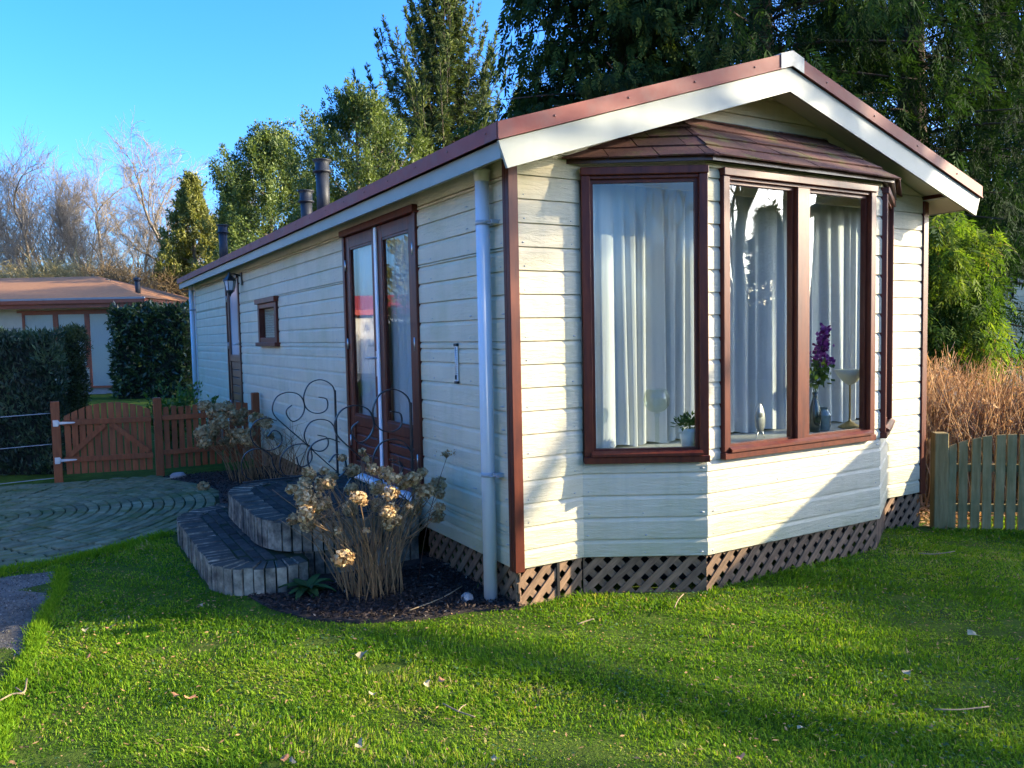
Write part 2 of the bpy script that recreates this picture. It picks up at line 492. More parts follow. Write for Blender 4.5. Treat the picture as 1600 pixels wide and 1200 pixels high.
M['leaf_spruce'] = leafy('spruce_needles', ((0.0, (0.03, 0.045, 0.02)), (0.5, (0.062, 0.088, 0.028)), (0.92, (0.15, 0.165, 0.045)), (1.0, (0.22, 0.14, 0.05))), 0.75, 0.25, 0.15)
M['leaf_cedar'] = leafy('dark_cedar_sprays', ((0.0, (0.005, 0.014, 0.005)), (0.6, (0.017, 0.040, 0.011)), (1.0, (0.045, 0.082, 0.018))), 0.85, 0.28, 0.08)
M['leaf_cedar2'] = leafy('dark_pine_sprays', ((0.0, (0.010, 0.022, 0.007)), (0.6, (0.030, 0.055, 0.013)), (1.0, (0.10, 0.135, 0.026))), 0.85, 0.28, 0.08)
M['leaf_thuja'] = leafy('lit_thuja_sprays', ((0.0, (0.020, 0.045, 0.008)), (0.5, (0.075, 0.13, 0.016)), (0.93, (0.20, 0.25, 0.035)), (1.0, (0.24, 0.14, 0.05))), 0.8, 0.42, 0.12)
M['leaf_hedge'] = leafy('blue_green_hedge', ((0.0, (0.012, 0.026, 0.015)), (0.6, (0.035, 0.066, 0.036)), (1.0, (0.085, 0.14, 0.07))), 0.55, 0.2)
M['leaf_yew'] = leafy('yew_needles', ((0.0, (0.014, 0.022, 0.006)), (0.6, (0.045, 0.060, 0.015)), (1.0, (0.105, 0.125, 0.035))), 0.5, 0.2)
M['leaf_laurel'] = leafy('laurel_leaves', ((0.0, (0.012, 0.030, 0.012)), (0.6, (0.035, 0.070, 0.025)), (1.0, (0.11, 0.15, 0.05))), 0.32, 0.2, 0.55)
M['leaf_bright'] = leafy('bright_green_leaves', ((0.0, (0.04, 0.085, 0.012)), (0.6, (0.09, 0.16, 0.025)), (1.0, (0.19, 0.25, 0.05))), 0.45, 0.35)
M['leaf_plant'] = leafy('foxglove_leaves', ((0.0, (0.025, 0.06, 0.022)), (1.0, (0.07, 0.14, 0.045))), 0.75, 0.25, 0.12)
M['petal'] = leafy('dry_hydrangea_petals', ((0.0, (0.26, 0.14, 0.055)), (0.5, (0.50, 0.35, 0.17)), (1.0, (0.70, 0.57, 0.33))), 0.8, 0.25, 0.2, (1.1, 0.95, 0.7))
M['stem'] = surf('dry_hydrangea_stem', (0.15, 0.085, 0.035), (0.27, 0.165, 0.07), 12, 0.75, objvar=0.3)
M['reed'] = leafy('dry_brown_stalks', ((0.0, (0.32, 0.17, 0.07)), (0.6, (0.60, 0.37, 0.17)), (1.0, (0.82, 0.60, 0.34))), 0.8, 0.3, 0.2, (1.1, 0.95, 0.7))
M['grass'] = leafy('lawn_grass', ((0.0, (0.058, 0.145, 0.008)), (0.45, (0.135, 0.265, 0.011)), (0.85, (0.27, 0.38, 0.022)), (0.95, (0.34, 0.36, 0.06)), (1.0, (0.42, 0.34, 0.14))), 0.65, 0.45, 0.12, (1.35, 1.25, 0.4))
M['deadleaf'] = surf('orange_brown_dead_leaf', (0.28, 0.11, 0.04), (0.42, 0.20, 0.09), 30, 0.8, objvar=0.3)
M['paleleaf'] = surf('pale_dead_leaf', (0.24, 0.20, 0.10), (0.36, 0.30, 0.17), 30, 0.8, objvar=0.2)
M['twig'] = surf('pale_dry_twig', (0.20, 0.14, 0.075), (0.30, 0.22, 0.12), 12, 0.8)

# ------------------------------------------------------------------ ground
def axis(lo, hi, a, b, step):
    fine = list(np.arange(a, b + 1e-6, step))
    left = [lo, lo * 0.6, lo * 0.35, a - 12, a - 5, a - 2]
    right = [b + 2, b + 5, b + 12, hi * 0.35, hi * 0.6, hi]
    return sorted(set(round(v, 3) for v in left + fine + right))
gx = axis(-400, 400, -6, 8, 0.25); gy = axis(-400, 500, -6, 8, 0.25)
V = [(x, y, gz(x, y) + (0.012 * math.sin(x * 3.1 + 1.3 * y) * math.sin(y * 2.3 - x) if (-6 < x < 8 and -6 < y < 2.4 and not (-0.4 < x < 4.4 and y > -0.5)) else 0)) for y in gy for x in gx]
nx = len(gx)
F = [(j * nx + i, j * nx + i + 1, (j + 1) * nx + i + 1, (j + 1) * nx + i) for j in range(len(gy) - 1) for i in range(nx - 1)]
g = link('ground', np_mesh('ground', V, F, M['ground'], smooth=True)); tag(g, kind='structure')

def sheet(name, poly, z, mat, kind='structure'):
    o = MB().prism(poly, z - 0.25, z).build(name, mat)
    return tag(o, kind=kind)

BED = [(0.05, -0.02), (-0.10, 0.03), (-0.24, 0.12), (-0.6, 0.19), (-0.91, 0.33), (-1.16, 0.55), (-1.31, 0.88), (-1.38, 1.2), (-1.30, 1.42), (0.05, 1.5)]
BED2 = [(0.05, 3.3), (-1.0, 3.5), (-0.98, 4.4), (-0.86, 5.2), (-0.95, 5.7), (-1.2, 6.3), (-1.27, 6.62), (0.05, 6.55)]
PATH = [(-1.1, 3.2), (-1.62, 3.42), (-1.95, 3.14), (-2.2, 2.99), (-2.43, 2.9), (-2.85, 2.86), (-4.5, 2.9), (-9.0, 3.2), (-9.0, 8.6), (-2.45, 6.98), (-1.25, 6.68), (-0.9, 5.4), (-0.9, 4.0)]
DRIVE = [(-2.47, 2.63), (-2.5, 2.0), (-2.62, 1.3), (-2.63, 0.9), (-2.72, 0.42), (-2.76, -0.4), (-2.9, -1.2), (-3.1, -3.0), (-3.2, -6.0), (-9, -6), (-9, 2.4), (-4.4, 2.45), (-3.2, 2.62), (-2.8, 2.68)]
sheet('path', PATH, -0.096, M['mortar'])
sheet('driveway', DRIVE, -0.092, M['asphalt'])
sheet('soil_bed', BED, -0.088, M['soil'])
sheet('soil_bed', BED2, -0.084, M['soil'])

def inside(poly, X, Y):
    X = np.asarray(X); Y = np.asarray(Y)
    res = np.zeros(X.shape, bool)
    n = len(poly)
    for i in range(n):
        x0, y0 = poly[i]; x1, y1 = poly[(i + 1) % n]
        c = ((y0 > Y) != (y1 > Y))
        with np.errstate(divide='ignore', invalid='ignore'):
            xi = (x1 - x0) * (Y - y0) / (y1 - y0 + 1e-12) + x0
        res ^= c & (X < xi)
    return res

# ------------------------------------------------------------------ the chalet
W, L, ZB = 4.212, 11.88, 0.15
BX1, BX2, BX3, BX4, BP = 0.516, 1.213, 2.999, 3.694, 0.417
G, O = 0.317, 0.22
PITCH, FIRST = 0.1455, 0.267
SL = 0.3157
chalet = thing('chalet', (2.1, 5.9, -0.1), 'cream clapboard chalet with three-sided bay window and red-edged gable roof', 'chalet')

def under(x):            # underside of the roof at x
    return 2.66 + SL * (min(x, W - x) + 0.22)

def part(name, mb, mat, parent=None):
    return mb.build(name, mat, parent or chalet)

_board_cache = {}
def board_mesh(l0, l1, u0, u1, h):
    """clapboard from l0..l1 at its foot and u0..u1 at its top, outer face at y=0"""
    key = tuple(round(v, 4) for v in (l0, l1, u0, u1, h))
    if key in _board_cache: return _board_cache[key]
    hb = max(h - 0.030, h * 0.55)
    prof = [(0.028, 0.0), (0.0015, 0.0), (0.0, 0.0025), (0.0, hb), (0.013, h - 0.0024), (0.028, h - 0.0024)]
    mb = MB()
    vs = []
    for a0, a1 in ((l0, u0), (l1, u1)):
        for (d, z) in prof:
            vs.append((a0 + (a1 - a0) * z / h, d, z))
    n = len(prof)
    fs = [(i, n + i, n + (i + 1) % n, (i + 1) % n) for i in range(n)] + [tuple(range(n)), tuple(range(2 * n - 1, n - 1, -1))]
    fs = [tuple(reversed(f)) for f in fs]
    mb.add(vs, fs)
    _board_cache[key] = mb.mesh('siding_board', M['siding'])
    return _board_cache[key]

def lay_board(parent, origin, ang, z, h, l0, l1, u0=None, u1=None):
    o = bpy.data.objects.new('siding_board', board_mesh(l0, l1, l0 if u0 is None else u0, l1 if u1 is None else u1, h))
    col.objects.link(o)
    o.parent = parent
    o.location = (origin[0], origin[1], z)
    o.rotation_euler = (0, 0, ang)
    # parent walls sit at world origin through the chalet empty
    return o

def rows(z0, z1):
    out = []
    edges = [ZB] + [FIRST + PITCH * k for k in range(0, 24)]
    for a, b in zip(edges[:-1], edges[1:]):
        lo, hi = max(a, z0), min(b, z1)
        if hi - lo > 0.02: out.append((lo, hi))
    return out

def clad(parent, origin, ang, x0, x1, z0, z1, holes=(), joints=True, gap=0.006):
    """holes = (xa, xb, za, zb) in wall coordinates"""
    for k, (a, b) in enumerate(rows(z0, z1)):
        # cut vertically where a hole edge crosses the row
        cuts = sorted({a, b} | {v for h in holes for v in (h[2], h[3]) if a + 0.015 < v < b - 0.015})
        for lo, hi in zip(cuts[:-1], cuts[1:]):
            mid = (lo + hi) / 2
            spans = [(x0, x1)]
            for xa, xb, za, zb in holes:
                if za < mid < zb:
                    ns = []
                    for s, e in spans:
                        if xa > s: ns.append((s, min(e, xa)))
                        if xb < e: ns.append((max(s, xb), e))
                    spans = [q for q in ns if q[1] - q[0] > 0.01]
            for s, e in spans:
                pcs = [(s, e)]
                if joints and e - s > 3.2:
                    j = s + 1.1 + ((k * 1.37) % 1.9)
                    pcs = [(s, j - 0.003), (j + 0.003, min(j + 3.66, e))]
                    if j + 3.66 < e: pcs.append((j + 3.666, e))
                for p0, p1 in pcs:
                    lay_board(parent, origin, ang, lo, hi - lo, p0, p1)

def wall_part(name, boxes, lab=None):
    mb = MB()
    for b in boxes: mb.box(*b)
    w = part(name, mb, M['wallback'])
    return w

# doors and the small window, y ranges on the side wall (x = 0)
D1 = (1.385, 3.10, 0.37, 2.61)
SW = (5.64, 6.62, 1.53, 2.14)
D2 = (7.86, 8.80, 0.35, 2.57)
def side_boxes(xa, xb, z0, z1):
    out = []; ys = [0.0, L]
    hs = sorted([D1, SW, D2])
    cur = 0.03
    for (ya, yb, za, zb) in hs:
        out.append((xa, xb, cur, ya, z0, z1))
        if za > z0 + 0.01: out.append((xa, xb, ya, yb, z0, za))
        out.append((xa, xb, ya, yb, zb, z1))
        cur = yb
    out.append((xa, xb, cur, L, z0, z1))
    return out
side_wall = wall_part('side_wall', side_boxes(0.029, 0.09, ZB, 2.76))
clad(side_wall, (0, L), R(-90), 0.03, L - 0.075, ZB, 2.735, holes=[(L - h[1], L - h[0], h[2], h[3]) for h in (D1, SW, D2)])
front_wall = wall_part('front_wall', [(0.03, BX1 + 0.02, 0.03, 0.09, ZB, 2.80), (BX4 - 0.02, W - 0.03, 0.03, 0.09, ZB, 2.80)])
# gable backing
MBg = MB().prism([(0.03, 2.801), (W - 0.03, 2.801), (W - 0.03, under(0.03) + 0.02), (W / 2, under(W / 2) + 0.02), (0.03, under(0.03) + 0.02)] if under(0.03) > 2.80 else
                 [(0.25, 2.801), (W - 0.25, 2.801), (W / 2, under(W / 2) + 0.02)], 0.03, 0.09, axis='y')
part('gable_backing', MBg, M['wallback'])
clad(front_wall, (0, 0), 0, 0.062, BX1 + 0.004, ZB, 2.595, joints=False)
clad(front_wall, (0, 0), 0, BX4 - 0.004, W - 0.062, ZB, 2.595, joints=False)
for (a, b) in rows(2.59, 3.40):
    if a < 2.594: continue
    s0 = max((a - 2.66) / SL - 0.22, 0.0); s1 = max((b - 2.66) / SL - 0.22, 0.0)
    s0, s1 = max(s0, 0.062), max(s1, 0.062)
    if W / 2 - s0 < 0.06: continue
    s1 = min(s1, W / 2 - 0.01)
    lay_board(front_wall, (0, 0), 0, a, b - a, s0, W - s0, s1, W - s1)
back_wall = wall_part('back_wall', [(0.03, W - 0.03, L - 0.06, L, ZB, 2.70)])
far_side_wall = wall_part('far_side_wall', [(W - 0.09, W - 0.0, 0.03, L, ZB, 2.78)])

# bay walls
bay_wall = wall_part('bay_wall', [(BX2 + 0.01, BX3 - 0.01, -BP + 0.029, -BP + 0.07, ZB, 0.80)])
TH = math.atan2(-BP, BX2 - BX1)
LB = math.hypot(BP, BX2 - BX1)
def frame_left(x, d, z):     # along the left bay face, d outwards
    return Vector((BX1 + x * math.cos(TH) + d * math.sin(TH), x * math.sin(TH) - d * math.cos(TH), z))
ML = Matrix.Translation((BX1, 0, 0)) @ Matrix.Rotation(TH, 4, 'Z')
MF = Matrix.Translation((BX2, -BP, 0))
MR = Matrix.Translation((BX3, -BP, 0)) @ Matrix.Rotation(-TH, 4, 'Z')
LF = BX3 - BX2
for Mx, ln, org, ang in ((ML, LB, (BX1, 0), TH), (MR, LB, (BX3, -BP), -TH)):
    mb = MB().box(0.02, ln - 0.02, 0.029, 0.06, ZB, 0.80, Mx)
    w = part('bay_wall', mb, M['wallback'])
    clad(w, org, ang, 0.0 if Mx is MR else -0.003, ln, ZB, 0.775, joints=False)
    clad(w, org, ang, 0.0, ln, 2.64, 2.70, joints=False)
clad(bay_wall, (BX2, -BP), 0, 0.0, LF, ZB, 2.70, holes=[(0.118, LF - 0.118, 0.775, 2.66)], joints=False)

# window builder in a bay-face frame: x along, y inwards (outer cladding plane y=0), z up
def window(Mx, x0, x1, z0, z1, mull=(), fw=0.058, name='bay_window', sillw=0.0):
    fr = MB()
    fr.cbox(x0, x0 + fw, -0.034, 0.05, z0 + 0.045, z1 - 0.05, 0.004, Mx)
    fr.cbox(x1 - fw, x1, -0.034, 0.05, z0 + 0.045, z1 - 0.05, 0.004, Mx)
    fr.cbox(x0 + fw, x1 - fw, -0.028, 0.05, z0 + 0.046, z0 + 0.07, 0.003, Mx)
    fr.cbox(x0 + fw, x1 - fw, -0.020, 0.05, z1 - 0.072, z1 - 0.051, 0.003, Mx)
    for m0, m1 in mull:
        fr.cbox(m0, m1, -0.032, 0.05, z0 + 0.071, z1 - 0.0725, 0.004, Mx)
    win = part(name, fr, M['wood'])
    hd = MB().cbox(x0 - 0.003, x1 + 0.003, -0.046, 0.05, z1 - 0.05, z1, 0.004, Mx)
    part('window_head', hd, M['wood'], win)
    sl = MB()
    sl.cbox(x0 - 0.004, x1 + 0.004, -0.045, 0.05, z0, z0 + 0.0445, 0.004, Mx)
    part('window_sill', sl, M['wood'], win)
    # sloped weather bead
    bd = MB().prism([(-0.060, z0 + 0.047), (-0.060, z0 + 0.064), (-0.029, z0 + 0.083), (-0.029, z0 + 0.047)], x0 + fw * 0.75, x1 - fw * 0.75, Mx @ Matrix.Identity(4), axis='x')
    part('weather_bead', bd, M['wood'], win)
    edges = [x0 + fw] + [v for m in mull for v in m] + [x1 - fw]
    for a, b in zip(edges[0::2], edges[1::2]):
        sa = MB(); q = 0.020
        zz0, zz1 = z0 + 0.071, z1 - 0.0735
        sa.box(a, a + q, 0.002, 0.045, zz0, zz1, Mx); sa.box(b - q, b, 0.002, 0.045, zz0, zz1, Mx)
        sa.box(a + q, b - q, 0.002, 0.045, zz0, zz0 + q, Mx); sa.box(a + q, b - q, 0.002, 0.045, zz1 - q, zz1, Mx)
        part('sash', sa, M['wood'], win)
        gp = MB().box(a + q - 0.004, b - q + 0.004, 0.020, 0.026, zz0 + q - 0.004, zz1 - q + 0.004, Mx)
        part('pane', gp, M['glass'], win)
    return win
window(ML, 0.012, LB + 0.004, 0.772, 2.664)
window(MF, 0.118, LF - 0.118, 0.772, 2.660, mull=[(0.118 + 0.70, 0.118 + 0.825)])
window(MR, -0.004, LB - 0.012, 0.772, 2.664)

nl = MB(); rnd = random.Random(3)
for (a, b) in rows(ZB, 0.775):
    for Mx, xs in ((MF, (0.05, LF * 0.36, LF * 0.67, LF - 0.05)), (ML, (0.04, LB * 0.5, LB - 0.04))):
        for x in xs:
            if rnd.random() < 0.75:
                p = Mx @ Vector((x + rnd.gauss(0, 0.01), 0.001, a + 0.025)); q = Mx @ Vector((x + rnd.gauss(0, 0.01), -0.002, a + 0.025)); nl.tube([p, q], 0.0045, 6)
for (a, b) in rows(ZB, 2.58):
    for x in (0.10, BX1 - 0.06):
        if rnd.random() < 0.7: nl.tube([(x + rnd.gauss(0, 0.008), 0.001, a + 0.025), (x, -0.002, a + 0.025)], 0.0045, 6)
    for y in (0.11, 0.55, 1.15, 3.4, 4.6, 5.3):
        if rnd.random() < 0.7: nl.tube([(0.001, y + rnd.gauss(0, 0.02), a + 0.025), (-0.002, y, a + 0.025)], 0.0045, 6)
o = part('nail_heads', nl, M['clamp']); tag(o, kind='stuff')
# bay floor board (inside sill), bay ceiling, interior
part('inside_sill', MB().prism([(BX1 + 0.09, 0.12), (BX1 + 0.09, 0.0), (BX2 + 0.02, -BP + 0.068), (BX3 - 0.02, -BP + 0.068), (BX4 - 0.09, 0.0), (BX4 - 0.09, 0.12)], 0.80, 0.838), M['int_sill'])
part('bay_ceiling', MB().prism([(BX1 - 0.02, 0.1), (BX1 + 0.0, 0.0), (BX2, -BP + 0.012), (BX3, -BP + 0.012), (BX4, 0.0), (BX4 + 0.02, 0.1)], 2.685, 2.70), M['soffit'])
ib = MB()
ib.box(0.1, W - 0.1, 0.12, L - 0.1, 0.30, 0.34)
ib.box(0.1, W - 0.1, 0.095, L - 0.1, 2.70, 2.72)
ib.box(0.1, W - 0.1, 4.2, 4.25, 0.34, 2.70)
part('interior', ib, M['int_wall'])
part('window_parapet', MB().box(BX1 - 0.02, BX4 + 0.02, 0.12, 0.15, 0.34, 0.80), M['int_wall'])

# corner posts
cp = MB().cbox(-0.012, 0.058, -0.012, 0.028, ZB - 0.018, 2.70, 0.004)
cp.cbox(-0.012, 0.028, 0.0285, 0.064, ZB - 0.018, 2.70, 0.004)
part('corner_post', cp, M['wood'])
part('corner_post', MB().cbox(W - 0.058, W + 0.012, -0.012, 0.06, ZB - 0.018, 2.70, 0.004), M['wood'])
part('corner_post', MB().cbox(-0.012, 0.03, L - 0.06, L + 0.012, ZB - 0.018, 2.68, 0.004), M['whitepaint'])

# roof
roof = MB()
Y0, Y1 = -G, L + 0.28
def rz(x): return 2.79 + SL * (min(x, W - x) + 0.254)
for s in (0, 1):
    x0 = -0.246 if s == 0 else W + 0.246
    xm = W / 2
    pts = [(x0, rz(x0) - 0.045), (x0, rz(x0) - 0.006), (xm, rz(xm) - 0.006), (xm, rz(xm) - 0.045)]
    roof.prism(pts, Y0 + 0.02, Y1 - 0.02, axis='y')
roof_o = part('roof', roof, M['roofing'])
def slope_piece(s, xa, xb, ta, tb, y0, y1, rel=lambda x: rz(x)):
    """strip that follows the roof slope between xa and xb (distances from the eave side), ta/tb = below/above roof line"""
    P = []
    for x, t in ((xa, ta), (xb, ta), (xb, tb), (xa, tb)):
        xx = x if s == 0 else W - x
        P.append((xx, rel(x) + t))
    return MB().prism(P, y0, y1, axis='y')
for s in (0, 1):
    tr = slope_piece(s, -0.254, W / 2 - 0.10, -0.092, 0.004, Y0 - 0.016, Y0 - 0.004)
    lip = slope_piece(s, -0.254, W / 2 - 0.10, -0.094, -0.084, Y0 - 0.022, Y0 - 0.0165)
    tr.add(lip.v, lip.f)
    top = slope_piece(s, -0.254, W / 2 - 0.10, -0.003, 0.0045, Y0 - 0.0035, Y0 + 0.09)
    tr.add(top.v, top.f)
    e = part('roof_edge_trim', tr, M['redtrim'], roof_o)
    for k in range(4):
        x = 0.12 + k * 0.54
        xx = x if s == 0 else W - x
        part('screw', MB().tube([(xx, Y0 - 0.015, rz(x) - 0.04), (xx, Y0 - 0.021, rz(x) - 0.04)], 0.0065, 8), M['screw'], roof_o)
    # side eave trim
    xs = -0.25 if s == 0 else W + 0.25
    sg = -1 if s == 0 else 1
    st = MB()
    a, b = sorted((xs, xs + sg * 0.008))
    yy = Y0 + 0.0
    while yy < Y1:
        ye = min(yy + 2.0, Y1)
        st.box(a, b, yy - 0.003, ye - 0.004, 2.702, 2.793)
        yy = ye
    st.box(min(xs, xs - sg * 0.08), max(xs, xs - sg * 0.08), Y0, Y1, 2.7935, 2.798)
    part('roof_edge_trim', st, M['redtrim'], roof_o)
    for k in range(24):
        y = Y0 + 0.12 + k * 0.5
        part('screw', MB().tube([(xs + sg * 0.0, y, 2.755), (xs + sg * 0.013, y, 2.755)], 0.006, 6), M['screw'], roof_o)
rc = MB()
for s in (0, 1):
    q = slope_piece(s, W / 2 - 0.115, W / 2, -0.094, 0.010, Y0 - 0.024, Y0 - 0.0165); rc.add(q.v, q.f)
    q = slope_piece(s, W / 2 - 0.115, W / 2, 0.0045, 0.012, Y0 - 0.016, Y1); rc.add(q.v, q.f)
part('ridge_cap', rc, M['zinc'], roof_o)

# fascias: gable (two rakes) and eaves
for s in (0, 1):
    rel = lambda x: rz(x)
    P = []
    for x, t in ((-0.245, -0.098), (W / 2, -0.098), (W / 2, -0.262), (-0.19, -0.262), ):
        xx = x if s == 0 else W - x
        P.append((xx, rz(x) + t))
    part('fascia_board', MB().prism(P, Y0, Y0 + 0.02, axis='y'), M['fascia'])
    xs = -0.222 if s == 0 else W + 0.222
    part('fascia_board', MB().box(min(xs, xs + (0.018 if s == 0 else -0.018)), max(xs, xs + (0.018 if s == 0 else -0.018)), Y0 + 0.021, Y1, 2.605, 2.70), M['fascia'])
    # eave soffit
    P = [(-0.203, 2.612), (-0.203, 2.624), (0.03, 2.712), (0.03, 2.700)]
    if s: P = [(W - p[0], p[1]) for p in P]
    part('soffit_board', MB().prism(P, Y0 + 0.021, Y1 - 0.01, axis='y'), M['soffit'])
    # gable soffit
    q = slope_piece(s, 0.03, W / 2, -0.135, -0.12, Y0 + 0.021, 0.029)
    part('soffit_board', q, M['soffit'])
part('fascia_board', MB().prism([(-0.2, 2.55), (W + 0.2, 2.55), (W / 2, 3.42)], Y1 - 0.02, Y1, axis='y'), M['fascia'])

# bay roof with shingles
EZ, EO, WZ = 2.715, 0.085, 3.075
A0 = (BX1 - 0.06, -0.0); 
def bay_eave():
    # eave polygon = bay outline pushed out
    o = EO
    t = math.tan(abs(TH) / 2)
    return [(BX1 - o / math.sin(abs(TH)) * 0.62, 0.0), (BX2 - o * t, -BP - o), (BX3 + o * t, -BP - o), (BX4 + o / math.sin(abs(TH)) * 0.62, 0.0)]
E0, E1, E2, E3 = bay_eave()
RL, RR = (1.375, 0.0), (W - 1.375, 0.0)
rb = MB()
base = [(E0[0], 0.02, EZ), (E1[0], E1[1], EZ), (E2[0], E2[1], EZ), (E3[0], 0.02, EZ), (RL[0], 0.02, WZ - 0.01), (RR[0], 0.02, WZ - 0.01)]
rb.add(base, [(0, 1, 4), (1, 2, 5, 4), (2, 3, 5), (3, 2, 1, 0)])
bay_roof = part('bay_roof', rb, M['wood_dark'])
eb = MB()
for a, b in ((E0, E1), (E1, E2), (E2, E3)):
    d = Vector((b[0] - a[0], b[1] - a[1], 0)); l = d.length; ang = math.atan2(d.y, d.x)
    Mx = Matrix.Translation((a[0], a[1], 0)) @ Matrix.Rotation(ang, 4, 'Z')
    eb.box(0.004, l - 0.004, 0.006, 0.022, EZ - 0.030, EZ - 0.001, Mx)
part('eave_batten', eb, M['wood_dark'], bay_roof)
def clip_poly(poly, side):          # keep points where side(p) >= 0
    out = []
    for i in range(len(poly)):
        p, q = poly[i], poly[(i + 1) % len(poly)]
        a, b = side(p), side(q)
        if a >= 0: out.append(p)
        if a * b < 0:
            t = a / (a - b); out.append((p[0] + (q[0] - p[0]) * t, p[1] + (q[1] - p[1]) * t))
    return out
def shingle_face(a, b, c, d=None, seed=0, row=0.155, wid=0.31):
    """plane through eave a-b and top c(-d); lays tilted shingles clipped to the face"""
    rnd = random.Random(seed)
    a, b, c = Vector(a), Vector(b), Vector(c)
    ux = (b - a).normalized(); nrm = ux.cross(c - a).normalized()
    if nrm.z < 0: nrm = -nrm
    uy = nrm.cross(ux).normalized()
    to2 = lambda p: ((Vector(p) - a).dot(ux), (Vector(p) - a).dot(uy))
    tri = [to2(a), to2(b)] + ([to2(d)] if d is not None else []) + [to2(c)]
    tri2 = []
    cx = sum(p[0] for p in tri) / len(tri); cy = sum(p[1] for p in tri) / len(tri)
    for p in tri: tri2.append((cx + (p[0] - cx) * 1.015, cy + (p[1] - cy) * 1.03))
    hgt = max(p[1] for p in tri2)
    k = 0; y = -0.03
    while y < hgt:
        x = min(p[0] for p in tri2) - wid + (k % 2) * wid * 0.5 + rnd.uniform(-0.03, 0.03)
        while x < max(p[0] for p in tri2):
            w = wid * rnd.uniform(0.92, 1.05)
            sk = 0.035
            jy = rnd.uniform(-0.004, 0.004)
            poly = [(x + 0.003, y + jy), (x + w - 0.003, y + jy), (x + w - 0.003 - sk, y + row + 0.03), (x + 0.003 - sk, y + row + 0.03)]
            for i in range(len(tri2)):
                p, q = tri2[i], tri2[(i + 1) % len(tri2)]
                ex, ey = q[0] - p[0], q[1] - p[1]
                poly = clip_poly(poly, lambda r: ex * (r[1] - p[1]) - ey * (r[0] - p[0]) + (0.035 if i == 0 else 0.0) * math.hypot(ex, ey))
                if len(poly) < 3: break
            x += w
            if len(poly) < 3: continue
            ar = abs(sum(poly[i][0] * poly[(i + 1) % len(poly)][1] - poly[(i + 1) % len(poly)][0] * poly[i][1] for i in range(len(poly)))) / 2
            if ar < 0.0012: continue
            lift = rnd.uniform(0.010, 0.016)
            top = []; bot = []
            for (px_, py_) in poly:
                t = (py_ - y) / (row + 0.03)
                h = lift * (1 - t) + 0.003
                base_p = a + ux * px_ + uy * py_
                top.append(base_p + nrm * (h + 0.006)); bot.append(base_p + nrm * (h - 0.003))
            n = len(top)
            mb = MB().add(top + bot, [tuple(range(n)), tuple(range(2 * n - 1, n - 1, -1))] + [(i, n + i, n + (i + 1) % n, (i + 1) % n) for i in range(n)])
            part('shingle', mb, M['shingle'], bay_roof)
        y += row; k += 1
shingle_face((E0[0], 0, EZ), (E1[0], E1[1], EZ), (RL[0], 0, WZ), seed=1)
shingle_face((E1[0], E1[1], EZ), (E2[0], E2[1], EZ), (RL[0], 0, WZ), (RR[0], 0, WZ), seed=2)
shingle_face((E2[0], E2[1], EZ), (E3[0], 0, EZ), (RR[0], 0, WZ), seed=3)
part('flashing_strip', MB().box(RL[0] - 0.05, RR[0] + 0.05, -0.012, -0.002, WZ, WZ + 0.022), M['zinc'], bay_roof)

# skirting lattice
def lattice(p0, p1, z0, z1, parent_name='skirting', sp=0.124, w=0.046):
    a = Vector((p0[0], p0[1], 0)); b = Vector((p1[0], p1[1], 0))
    ln = (b - a).length; ang = math.atan2(b.y - a.y, b.x - a.x)
    Mx = Matrix.Translation(a) @ Matrix.Rotation(ang, 4, 'Z')
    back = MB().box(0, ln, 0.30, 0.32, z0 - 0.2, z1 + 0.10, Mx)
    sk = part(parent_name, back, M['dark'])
    h = z1 - z0
    for layer, sgn in ((0, 1), (1, -1)):
        x = -h
        while x < ln + h:
            lo, hi = (x, x + h) if sgn > 0 else (x + h, x)
            hw = w * 0.7071
            poly = [(lo - hw, z0), (lo + hw, z0), (hi + hw, z1), (hi - hw, z1)]
            poly = clip_poly(poly, lambda q: q[0] - 0.002); poly = clip_poly(poly, lambda q: ln - 0.002 - q[0]) if len(poly) > 2 else []
            if len(poly) > 2:
                d0 = 0.010 + layer * 0.0095
                c = poly
                mb = MB()
                if sgn < 0: c = list(c)
                # local object so that the grain runs along the slat
                cen = Vector((sum(q[0] for q in c) / len(c), 0, sum(q[1] for q in c) / len(c)))
                rot = Matrix.Rotation(-R(45) * sgn, 4, 'Y')
                vs = [rot.inverted() @ (Vector((q[0], d, q[1])) - cen) for d in (d0, d0 + 0.009) for q in c]
                n = len(c)
                mb.add(vs, [tuple(range(n)), tuple(range(2 * n - 1, n - 1, -1))] + [(i, n + i, n + (i + 1) % n, (i + 1) % n) for i in range(n)])
                o = link('lattice_slat', mb.mesh('lattice_slat', M['lattice']), sk)
                o.matrix_local = Mx @ Matrix.Translation(cen) @ rot
            x += sp
    return sk
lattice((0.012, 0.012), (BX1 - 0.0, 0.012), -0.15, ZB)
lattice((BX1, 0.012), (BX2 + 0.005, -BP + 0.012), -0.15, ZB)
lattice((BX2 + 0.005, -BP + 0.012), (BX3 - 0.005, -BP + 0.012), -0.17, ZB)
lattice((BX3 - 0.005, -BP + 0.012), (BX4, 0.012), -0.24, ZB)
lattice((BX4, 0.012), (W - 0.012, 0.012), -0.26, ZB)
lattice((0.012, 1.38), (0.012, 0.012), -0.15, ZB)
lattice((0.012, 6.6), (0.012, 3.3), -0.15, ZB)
part('skirting_board', MB().box(0.02, 0.04, 6.62, L, -0.2, ZB - 0.01), M['lattice'])
part('skirting_board', MB().box(W - 0.04, W - 0.02, 0.05, L, -0.3, ZB - 0.01), M['dark'])
part('skirting_board', MB().box(0.05, W - 0.05, L - 0.05, L - 0.03, -0.2, ZB - 0.01), M['dark'])

